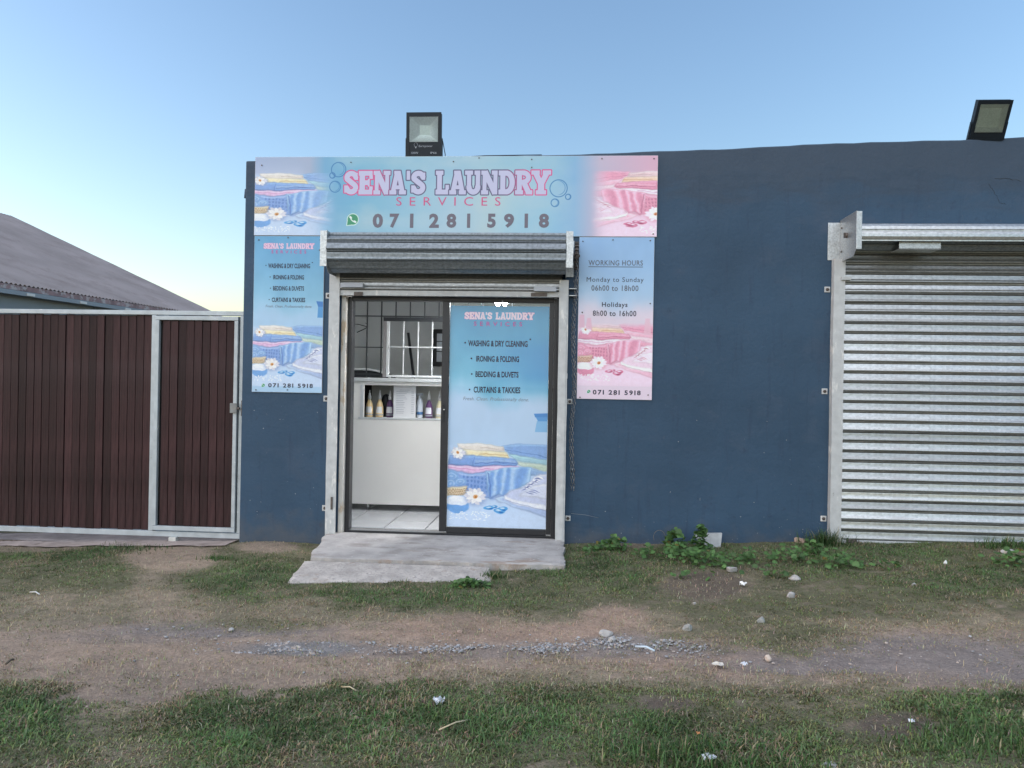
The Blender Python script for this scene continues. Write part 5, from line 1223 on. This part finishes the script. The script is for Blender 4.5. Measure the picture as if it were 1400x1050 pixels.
def make_blades(name, sets, m):
    V_, F_, Cc_ = [], [], []; off = 0
    for x, y, h, lean, w, az, c in sets:
        n_ = len(x); z = gz(x, y)-.004
        dx, dy = np.cos(az), np.sin(az); sx, sy = -dy*w/2, dx*w/2
        L1 = h*.5; l1 = lean*.35; l2 = lean
        b0 = np.stack([x-sx, y-sy, z], 1); b1 = np.stack([x+sx, y+sy, z], 1)
        mx_ = x+dx*L1*np.sin(l1); my_ = y+dy*L1*np.sin(l1); mz = z+L1*np.cos(l1)
        m0 = np.stack([mx_-sx*.8, my_-sy*.8, mz], 1); m1 = np.stack([mx_+sx*.8, my_+sy*.8, mz], 1)
        t_ = np.stack([mx_+dx*L1*np.sin(l2), my_+dy*L1*np.sin(l2), np.maximum(mz+L1*np.cos(l2), z+.004)], 1)
        V_.append(np.stack([b0, b1, m0, m1, t_], 1).reshape(-1, 3))
        k = (np.arange(n_)*5+off)[:, None]
        F_.append(np.concatenate([k+np.array([0, 1, 3]), k+np.array([0, 3, 2]), k+np.array([2, 3, 4])], 0)); off += n_*5
        Cc_.append(np.repeat(c, 5, 0))
    me = np_mesh(name, np.concatenate(V_), np.concatenate(F_), 3, np.concatenate(Cc_), smooth=True); me.materials.append(m)
    o = bpy.data.objects.new(name, me); C.objects.link(o); return o
sets = []
for (yr, dn) in (((-5.0, -3.1), 19000), ((-3.1, -1.6), 12000), ((-1.6, -.03), 10500)):
    xr = (-6.2, 6.2) if yr[1] > -1 else (-4.4, 4.4) if yr[1] > -2 else (-3.4, 3.4)
    N_ = int(dn*(xr[1]-xr[0])*(yr[1]-yr[0]))
    x, y, px_, py_, inp_, dry_, bare_, lush_, dens_, n1_, n2_ = blades(N_, xr, yr, 'grass'); n_ = len(x)
    h = (.016+.026*rng.random(n_)**1.8)*(.60+.55*lush_+.6*(n2_-.4)-.25*dry_); h = np.clip(h*(.40+1.05*fbm(x*8, y*8, 55, 2)), .008, .060)
    if yr[0] < -4: h = h*1.2
    lean = .85+1.2*rng.random(n_); w = (.0026+.0026*rng.random(n_))*(1.25 if yr[0] < -4 else 1)
    az = rng.random(n_)*6.283
    isdry = rng.random(n_) < np.clip(.17+.75*dry_-.1*lush_+1.7*(n2_-.5)+.8*(n1_-.5), .07, .95)
    g = np.stack([.140+.10*rng.random(n_), .168+.095*rng.random(n_), .062+.040*rng.random(n_)], 1)*(.65+.55*rng.random(n_))[:, None]*(1.05-.15*lush_)[:, None]; g[:, 0] *= 1-.30*lush_; g[:, 1] *= 1+.08*lush_; g[:, 2] *= 1-.15*lush_; g *= (.30+1.15*fbm(x*4, y*5, 57, 3))[:, None]; g = g*.92+.08*g.mean(1, keepdims=True)
    g = g*(1-.2*dry_[:, None])+np.array([.13, .12, .065])*.25*dry_[:, None]
    s_ = np.stack([.30+.16*rng.random(n_), .25+.13*rng.random(n_), .15+.09*rng.random(n_)], 1)*(.55+.5*rng.random(n_))[:, None]
    c = np.where(isdry[:, None], s_, g)
    lean = np.where(isdry, lean+.25, lean)
    sets.append((x, y, h, lean, w, az, c))
make_blades('grass', sets, M_blade)['kind'] = 'stuff'
sets = []
for (yr, dn) in (((-4.8, -3.1), 1800), ((-3.1, -1.5), 2800), ((-1.5, -.03), 1500)):
    xr = (-6.2, 6.2) if yr[1] > -1 else (-4.4, 4.4) if yr[1] > -2 else (-3.4, 3.4)
    x, y, px_, py_, inp_, dry_, bare_, lush_, dens_, n1_, n2_ = blades(int(dn*(xr[1]-xr[0])*(yr[1]-yr[0])), xr, yr, 'straw'); n_ = len(x)
    s_ = np.stack([.40+.2*rng.random(n_), .34+.17*rng.random(n_), .22+.13*rng.random(n_)], 1)*(.5+.6*rng.random(n_))[:, None]
    sets.append((x, y, .012+.035*rng.random(n_)**2, 1.25+.28*rng.random(n_), .0018+.0018*rng.random(n_), rng.random(n_)*6.283, s_))
make_blades('dead_straw', sets, M_blade)['kind'] = 'stuff'

ico_v = []; ph = (1+5**.5)/2
for a_, b_ in ((1, ph), (-1, ph), (1, -ph), (-1, -ph)): ico_v += [(0, a_, b_), (a_, b_, 0), (b_, 0, a_)]
ico_v = np.array(ico_v)/np.linalg.norm(ico_v[0])
bmi = bmesh.new()
for v_ in ico_v: bmi.verts.new(v_)
bmesh.ops.convex_hull(bmi, input=bmi.verts); bmi.verts.index_update(); ico_f = np.array([[v_.index for v_ in f_.verts] for f_ in bmi.faces]); ico_v = np.array([v_.co[:] for v_ in bmi.verts]); bmi.free()
def pebbles(name, pts, sizes, cols):
    n_ = len(pts); V_ = ico_v[None]*(1+.35*(rng.random((n_, 12, 1))-.5))
    V_ = V_*sizes[:, None, None]*np.stack([.8+.6*rng.random(n_), .8+.6*rng.random(n_), .45+.3*rng.random(n_)], 1)[:, None, :]
    V_ = V_+pts[:, None, :]; F_ = (ico_f[None]+(np.arange(n_)*12)[:, None, None]).reshape(-1, 3)
    me = np_mesh(name, V_.reshape(-1, 3), F_, 3, np.repeat(cols, 12, 0), smooth=False); me.materials.append(vcol_mat(name, .9, noise=[(60, .8, 1.2)])); o = bpy.data.objects.new(name, me); C.objects.link(o); o['kind'] = 'stuff'; return o
x = rng.uniform(-4, 4, 230000); y = rng.uniform(-3.6, -1.9, 230000); px, py = survey(x, y)
f_ = lambda cx, cy, rx, ry: np.exp(-(((px-cx)/rx)**2+((py-cy)/ry)**2)**1.3)
clump = np.clip((fbm(x*7, y*9, 77, 3)-.38)*5, 0, 1); pr = np.clip((f_(415, 884, 90, 8)*1.3+f_(570, 886, 60, 5)*.5+f_(645, 884, 45, 4)*.8+f_(745, 884, 40, 7)*.9+f_(850, 874, 60, 8)*1.1+f_(935, 882, 50, 8)*.5)*clump+f_(960, 890, 90, 14)*.03+f_(1250, 895, 240, 24)*.010+f_(300, 862, 160, 16)*.012+f_(600, 890, 600, 30)*.008, 0, 1)
k = rng.random(len(x)) < pr; x, y = x[k], y[k]; px = px[k]
sz = .0026+.0075*rng.random(len(x))**4.0; g0 = .20+.22*rng.random(len(x)); tint = rng.random(len(x))
cols = np.stack([g0*(1+.18*(tint > .7)), g0, g0*(1.03-.15*(tint > .7))], 1)
pebbles('gravel', np.stack([x, y, gz(x, y)-.010+sz*.3], 1), sz, cols)

N_ = 9000; x = rng.uniform(-4.2, 4.2, N_); y = rng.uniform(-4.4, -.1, N_); q = cover(x, y); k = rng.random(N_) < np.clip(.12+.75*q[2]+.4*q[4]+.25*q[3], 0, 1)*np.where((x > -2.15) & (x < .05) & (y > -1.5), 0, 1); x, y = x[k], y[k]
sz = .0016+.0045*rng.random(len(x))**3; g0 = .14+.26*rng.random(len(x)); cols = np.stack([g0*1.25, g0*1.02, g0*.85], 1)
pebbles('grit', np.stack([x, y, gz(x, y)-.007+sz*.3], 1), sz, cols)

# loose stones and litter, each one a thing
def stone(px_, py_, w_px, h_px, label, m=M_stone, name='stone', cat='stone', seed=0, flat=1.0):
    x, y, z = gpt(px_, py_); dist = y-CAMY; w = w_px*dist/FPX; h = h_px*dist/FPX; rr = random.Random(seed+int(px_))
    bm = bmesh.new(); bmesh.ops.create_icosphere(bm, subdivisions=2, radius=.5)
    cuts = [(Vector((rr.uniform(-1, 1), rr.uniform(-1, 1), rr.uniform(-.3, 1))).normalized(), rr.uniform(.26, .42)) for _ in range(9)]
    for v_ in bm.verts:
        for nrm, dd in cuts:
            e_ = v_.co.dot(nrm)-dd
            if e_ > 0: v_.co -= nrm*e_
        v_.co *= 1+rr.uniform(-.03, .03); v_.co.x *= w*1.15; v_.co.y *= w*.9; v_.co.z *= h*1.25*flat
    me = bpy.data.meshes.new(name); bm.to_mesh(me); bm.free(); me.materials.append(m)
    o = bpy.data.objects.new(name, me); C.objects.link(o); o.location = (x, y, z+h*.18); o.rotation_euler = (0, 0, rr.uniform(0, 6.28)); setp(o, label, cat); return o
M_pale_stone = mat('pale_stone', (.40, .385, .37), .9, noise=(30, .75, 1.15), bump=(60, .7)); M_mid = mat('dull_grey_stone', (.30, .30, .28), .9, noise=(30, .75, 1.2), bump=(60, .7))
stone(1000, 781, 16, 11, 'pale round rock on the grass below the leaning slab', M_pale_stone)
stone(1086, 792, 18, 8, 'flat pale stone on the grass left of the closed shutter', M_pale_stone)
stone(1081, 816, 13, 11, 'pale angular stone below the flat one on the right grass', M_pale_stone)
stone(940, 862, 15, 12, 'grey rounded stone at the edge of the dirt path', M_mid)
stone(1040, 850, 14, 9, 'greenish grey pointed stone in dry grass above the path', M_mid)
stone(829, 867, 19, 10, 'large pale stone at the top of the gravel patch', M_pale_stone)
stone(1050, 901, 9, 9, 'small cream cube shaped stone on the bare dirt track', mat('cream_stone', (.50, .42, .36), .9, bump=(50, .5)))
stone(836, 875, 11, 7, 'pale stone just below the large one in the gravel', M_pale_stone)
stone(316, 861, 8, 5, 'small stone on the dark patch at the left of the track', M_pale_stone)
stone(1249, 800, 8, 5, 'small pale stone on the grass in front of the closed shutter', M_pale_stone)
stone(1377, 755, 17, 7, 'broad pale stone by the foot of the closed shutter', M_pale_stone)
stone(487, 983, 9, 7, 'small reddish stone in the front grass left of centre', M_brick)
stone(628, 864, 8, 5, 'small reddish stone on the sandy bank in the middle', M_brick)
stone(1093, 741, 22, 9, 'pinkish lump of rubble at the foot of the blue wall', M_brick, 'rubble', 'rubble')
stone(1136, 1048, 26, 6, 'dull flat stone half out of the grass at the bottom edge', M_mid)
stone(949, 826, 6, 5, 'tiny cream stone in the dry grass above the path', M_pale_stone)
stone(1293, 771, 6, 7, 'tiny white stone on the lush grass before the shutter', mat('white_stone', (.75, .75, .73), .8))
# leaning broken slab at the wall
def prism_thing(name, label, cat, pts, thick, m, Y0, lean=0):
    t = bpy.data.objects
    mb = MB(); W3 = [at(*p, Y0) for p in pts]; n_ = len(W3); zmin = min(z for _, z in W3); xm = sum(x for x, _ in W3)/n_
    fr3 = [(x-xm, (z-zmin)*lean, z-zmin) for x, z in W3]; bk3 = [(x, y+thick, z+.0) for x, y, z in fr3]
    mb.add(fr3+bk3, [tuple(range(n_)), tuple(range(n_, 2*n_))[::-1]]+[(k, (k+1) % n_, n_+(k+1) % n_, n_+k) for k in range(n_)])
    o = mb.build(name, m, None, bev=.002, loc=(xm, Y0, zmin)); setp(o, label, cat); return o
prism_thing('broken_slab', 'broken grey concrete slab leaning on the blue wall among weeds', 'slab', [(950, 731), (989, 730.5), (985, 751), (960, 750)], .035, mat('slab_grey', (.40, .41, .41), .85, noise=(20, .85, 1.1), bump=(50, .4)), -.16, .35)
def crumple(name, label, cat, px_, py_, w_px, h_px, m, seed):
    x, y, z = gpt(px_, py_); dist = y-CAMY; w = w_px*dist/FPX; h = h_px*dist/FPX; rr = random.Random(seed); n_ = 6; vv_ = []
    for j in range(n_):
        for i in range(n_):
            a_ = (i/(n_-1)-.5)+rr.uniform(-.07, .07); b2 = (j/(n_-1)-.5)+rr.uniform(-.07, .07); r_ = 1-.25*(abs(a_)*abs(b2))*4
            vv_.append((a_*w*r_, b2*w*.9*r_, rr.uniform(0, 1)*h*.55+.004+(.5-abs(a_))*h*.4))
    mb = MB(); mb.add(vv_, [(j*n_+i, j*n_+i+1, (j+1)*n_+i+1, (j+1)*n_+i) for j in range(n_-1) for i in range(n_-1)])
    o = mb.build(name, m, None, loc=(x, y, z+.004)); md = o.modifiers.new('solid', 'SOLIDIFY'); md.thickness = .0008; o.rotation_euler = (0, 0, rr.uniform(0, 3)); setp(o, label, cat); return o
M_litter = mat('litter_paper', (.62, .65, .70), .5)
crumple('paper_scrap', 'crumpled bluish white paper on the front grass near the centre', 'litter', 600, 963, 19, 12, M_litter, 1)
crumple('paper_scrap', 'crumpled white wrapper on the bottom edge of the front grass', 'litter', 969, 1040, 20, 9, M_litter, 2)
crumple('paper_scrap', 'torn white scrap on the dark soil below the pale round rock', 'litter', 1016, 802, 10, 8, mat('white_wrapper', (.78, .78, .76), .5), 3)
crumple('paper_scrap', 'white scrap lying on the dirt track', 'litter', 1017, 911, 10, 6, M_litter, 4)
crumple('paper_scrap', 'cream scrap flattened at the lower edge of the track', 'litter', 981, 911, 16, 4, mat('cream_scrap', (.6, .55, .48), .8), 5)
crumple('paper_scrap', 'small white scrap on the dark soil patch at lower right', 'litter', 1246, 990, 9, 6, M_litter, 6)
crumple('paper_scrap', 'orange scrap in the front grass right of centre', 'litter', 955, 1006, 6, 4, mat('orange_scrap', (.65, .25, .09), .6), 7)
crumple('paper_scrap', 'tiny white scrap standing against the wall above the slab', 'litter', 980, 738, 6, 8, M_litter, 8)
def stick(px0, py0, px1, py1, r, m, name, label, cat):
    a_ = gpt(px0, py0); b2 = gpt(px1, py1); mid = ((a_[0]+b2[0])/2+.006, (a_[1]+b2[1])/2, (a_[2]+b2[2])/2+.018)
    o = MB().tube([(0, 0, .012), (mid[0]-a_[0], mid[1]-a_[1], mid[2]-a_[2]+.004), (b2[0]-a_[0], b2[1]-a_[1], b2[2]-a_[2]+.012)], r, 6).build(name, m, None, loc=a_); setp(o, label, cat)
stick(869, 887, 895, 893, .006, mat('pale_blue_plastic', (.50, .60, .68), .4), 'plastic_strip', 'pale blue plastic strip lying on the gravel', 'litter')
stick(41, 812, 54, 815, .004, M_whitetrim, 'white_stick', 'short white stick on the grass in front of the wide gate', 'litter')
stick(466, 943, 487, 948, .003, mat('straw_stem', (.5, .42, .28), .8), 'straw_stalk', 'pale dry stem at the lower edge of the track', 'twig')
stick(600, 1002, 642, 988, .003, bpy.data.materials['straw_stem'], 'straw_stalk', 'long dry stalk on the front grass below the crumpled paper', 'twig')
stick(8, 911, 18, 905, .006, mat('dark_twig', (.10, .08, .06), .9), 'twig', 'short dark twig on the dirt at the left edge', 'twig')
# wiry dry loop against the wall
x, y, z = gpt(905, 752); o = MB().tube([(.05*math.cos(a_)-.0, 0, .05+.06*math.sin(a_)) for a_ in [-.6+k*.35 for k in range(13)]], .002, 5).build('dry_vine', mat('dry_vine', (.17, .15, .12), .9), None, loc=(x, -.08, z+.02)); setp(o, 'wiry dry vine looped against the foot of the blue wall', 'twig')

# ------------------------------------------------------------------ broad-leaved weeds
M_leaf = vcol_mat('weed_leaf', .5, trans=.25, spec=.4)
def weed(label, spots, seed, leaf=(.020, .034), tall=.10, yellow=.05, name='weed_clump'):
    """spots: (px, py, spread x in m, spread y, leaf count)"""
    rr = np.random.default_rng(seed); V_, F_, K_ = [], [], []; off = 0
    x0, y0, z0 = gpt(spots[0][0], spots[0][1])
    for sx, sy, wx, wy, n_ in spots:
        cx_, cy_, cz_ = gpt(sx, sy)
        for _ in range(n_):
            bx2 = cx_+rr.normal()*wx*.45; by2 = min(cy_+rr.normal()*wy*.45, -.03); hz_ = max(.008, tall*(rr.random()**.8)*math.exp(-((bx2-cx_)/wx/1.1)**2)); gz_ = float(gz(bx2, by2))
            r_ = rr.uniform(*leaf); az = rr.uniform(0, 6.283); tilt = rr.uniform(-.2, 1.0)
            nrm = Vector((math.cos(az)*math.sin(tilt), math.sin(az)*math.sin(tilt)-.25, math.cos(tilt))).normalized()
            e1 = nrm.cross(Vector((math.sin(az), -math.cos(az), .1))).normalized(); e2 = nrm.cross(e1)
            c_ = Vector((bx2, by2, gz_+hz_)); nn = 7; lobes = rr.random() < .5
            pts_ = [c_]+[c_+(e1*math.cos(q)+e2*math.sin(q))*r_*(1 if not lobes or k % 2 else .82)*(.55 if k == 0 else 1)+nrm*(-.12*r_+.06*r_*(k % 2)) for k, q in enumerate([2*math.pi*k/nn for k in range(nn)])]
            V_ += [(p.x-x0, p.y-y0, p.z-z0) for p in pts_]; F_ += [(off, off+1+k, off+1+(k+1) % nn) for k in range(nn)]
            base = np.array([.075, .150, .045])*rr.uniform(.6, 1.5)
            if rr.random() < yellow*.4: base = np.array([.30, .24, .07])*rr.uniform(.6, 1.1)
            K_ += [base*1.15]+[base*rr.uniform(.85, 1.1)]*nn; off += nn+1
            if hz_ > .03 and rr.random() < .6:   # petiole
                s0_ = Vector((bx2+rr.normal()*.01, by2, gz_)); w_ = .0012
                V_ += [(s0_.x-w_-x0, s0_.y-y0, s0_.z-z0), (s0_.x+w_-x0, s0_.y-y0, s0_.z-z0), (c_.x-x0, c_.y-y0, c_.z-z0)]; F_ += [(off, off+1, off+2)]; off += 3; K_ += [np.array([.10, .13, .05])]*3
    me = np_mesh(name, np.array(V_), np.array(F_), 3, np.array(K_), smooth=False); me.materials.append(M_leaf); o = bpy.data.objects.new(name, me); C.objects.link(o); o.location = (x0, y0, z0); setp(o, label, 'weed'); return o
weed('low leafy weed clump nearest the doorstep at the wall foot', [(842, 752, .18, .10, 110)], 1, leaf=(.012, .028), tall=.11, yellow=.08)
weed('tall reddish weed stems left of the leaning slab', [(922, 754, .09, .05, 80)], 3, tall=.19, yellow=.35)
weed('weed climbing over the top of the leaning slab', [(957, 752, .07, .03, 80)], 4, tall=.21, yellow=.15)
weed('small leafy weed against the corner of the front slab', [(641, 802, .15, .05, 110)], 8, leaf=(.014, .024), tall=.06)
o = weed('', [(815, 760, .12, .08, 30), (950, 768, .24, .20, 110), (985, 776, .22, .14, 50), (925, 760, .12, .12, 60), (1022, 768, .10, .12, 40), (1080, 768, .22, .18, 80), (1112, 758, .10, .1, 60), (1150, 775, .26, .16, 80), (1205, 778, .12, .1, 25), (1385, 772, .16, .12, 60), (880, 762, .12, .1, 25), (960, 790, .3, .1, 20), (1060, 790, .2, .1, 20)], 2, tall=.11, leaf=(.010, .028), name='broad_leaved_ground_cover')
for k_ in ('label', 'category', 'group'):
    if k_ in o.keys(): del o[k_]
o['kind'] = 'stuff'
def tuft(label, px_, py_, n_, spread, hgt, seed, gcol=(.06, .12, .035)):
    rr = np.random.default_rng(seed); x0, y0, z0 = gpt(px_, py_)
    x = x0+rr.normal(size=n_)*spread; y = np.minimum(y0+rr.normal(size=n_)*spread*.5, -.03)
    c = np.array(gcol)[None]*(.7+.7*rr.random((n_, 1)))
    st_ = rr.random(n_) < .12; c[st_] = (.32, .28, .17)
    o = make_blades('grass_tuft', [(x, y, hgt*(.4+.7*rr.random(n_)), .3+1.3*rr.random(n_), .0035+.003*rr.random(n_), rr.random(n_)*6.283, c)], M_blade); me = o.data
    co = np.empty(len(me.vertices)*3); me.vertices.foreach_get('co', co); co = co.reshape(-1, 3)-np.array([x0, y0, z0]); me.vertices.foreach_set('co', co.ravel()); o.location = (x0, y0, z0)
    o.name = 'tall_grass'; o['kind'] = 'stuff'; return o
tuft('tall dark grass tuft at the foot of the closed shutter guide', 1128, 745, 420, .09, .17, 1, (.04, .085, .025))
tuft('', 905, 1035, 260, .13, .09, 2)
tuft('coarse bright grass tuft in the lower right corner', 1340, 1020, 300, .18, .085, 3)
tuft('coarse green grass tuft low in the middle of the picture', 1010, 1045, 240, .14, .08, 4, (.05, .12, .03))
tuft('green grass tuft growing beside the front slab corner', 676, 790, 160, .05, .08, 5)
tuft('grass tuft under the right end of the closed shutter', 1375, 748, 300, .10, .12, 6)
tuft('low grass tuft where the narrow gate meets the wall', 300, 765, 200, .07, .06, 7)
tuft('grass tuft on the bank below the wide gate', 175, 752, 300, .16, .07, 8, (.05, .10, .03))
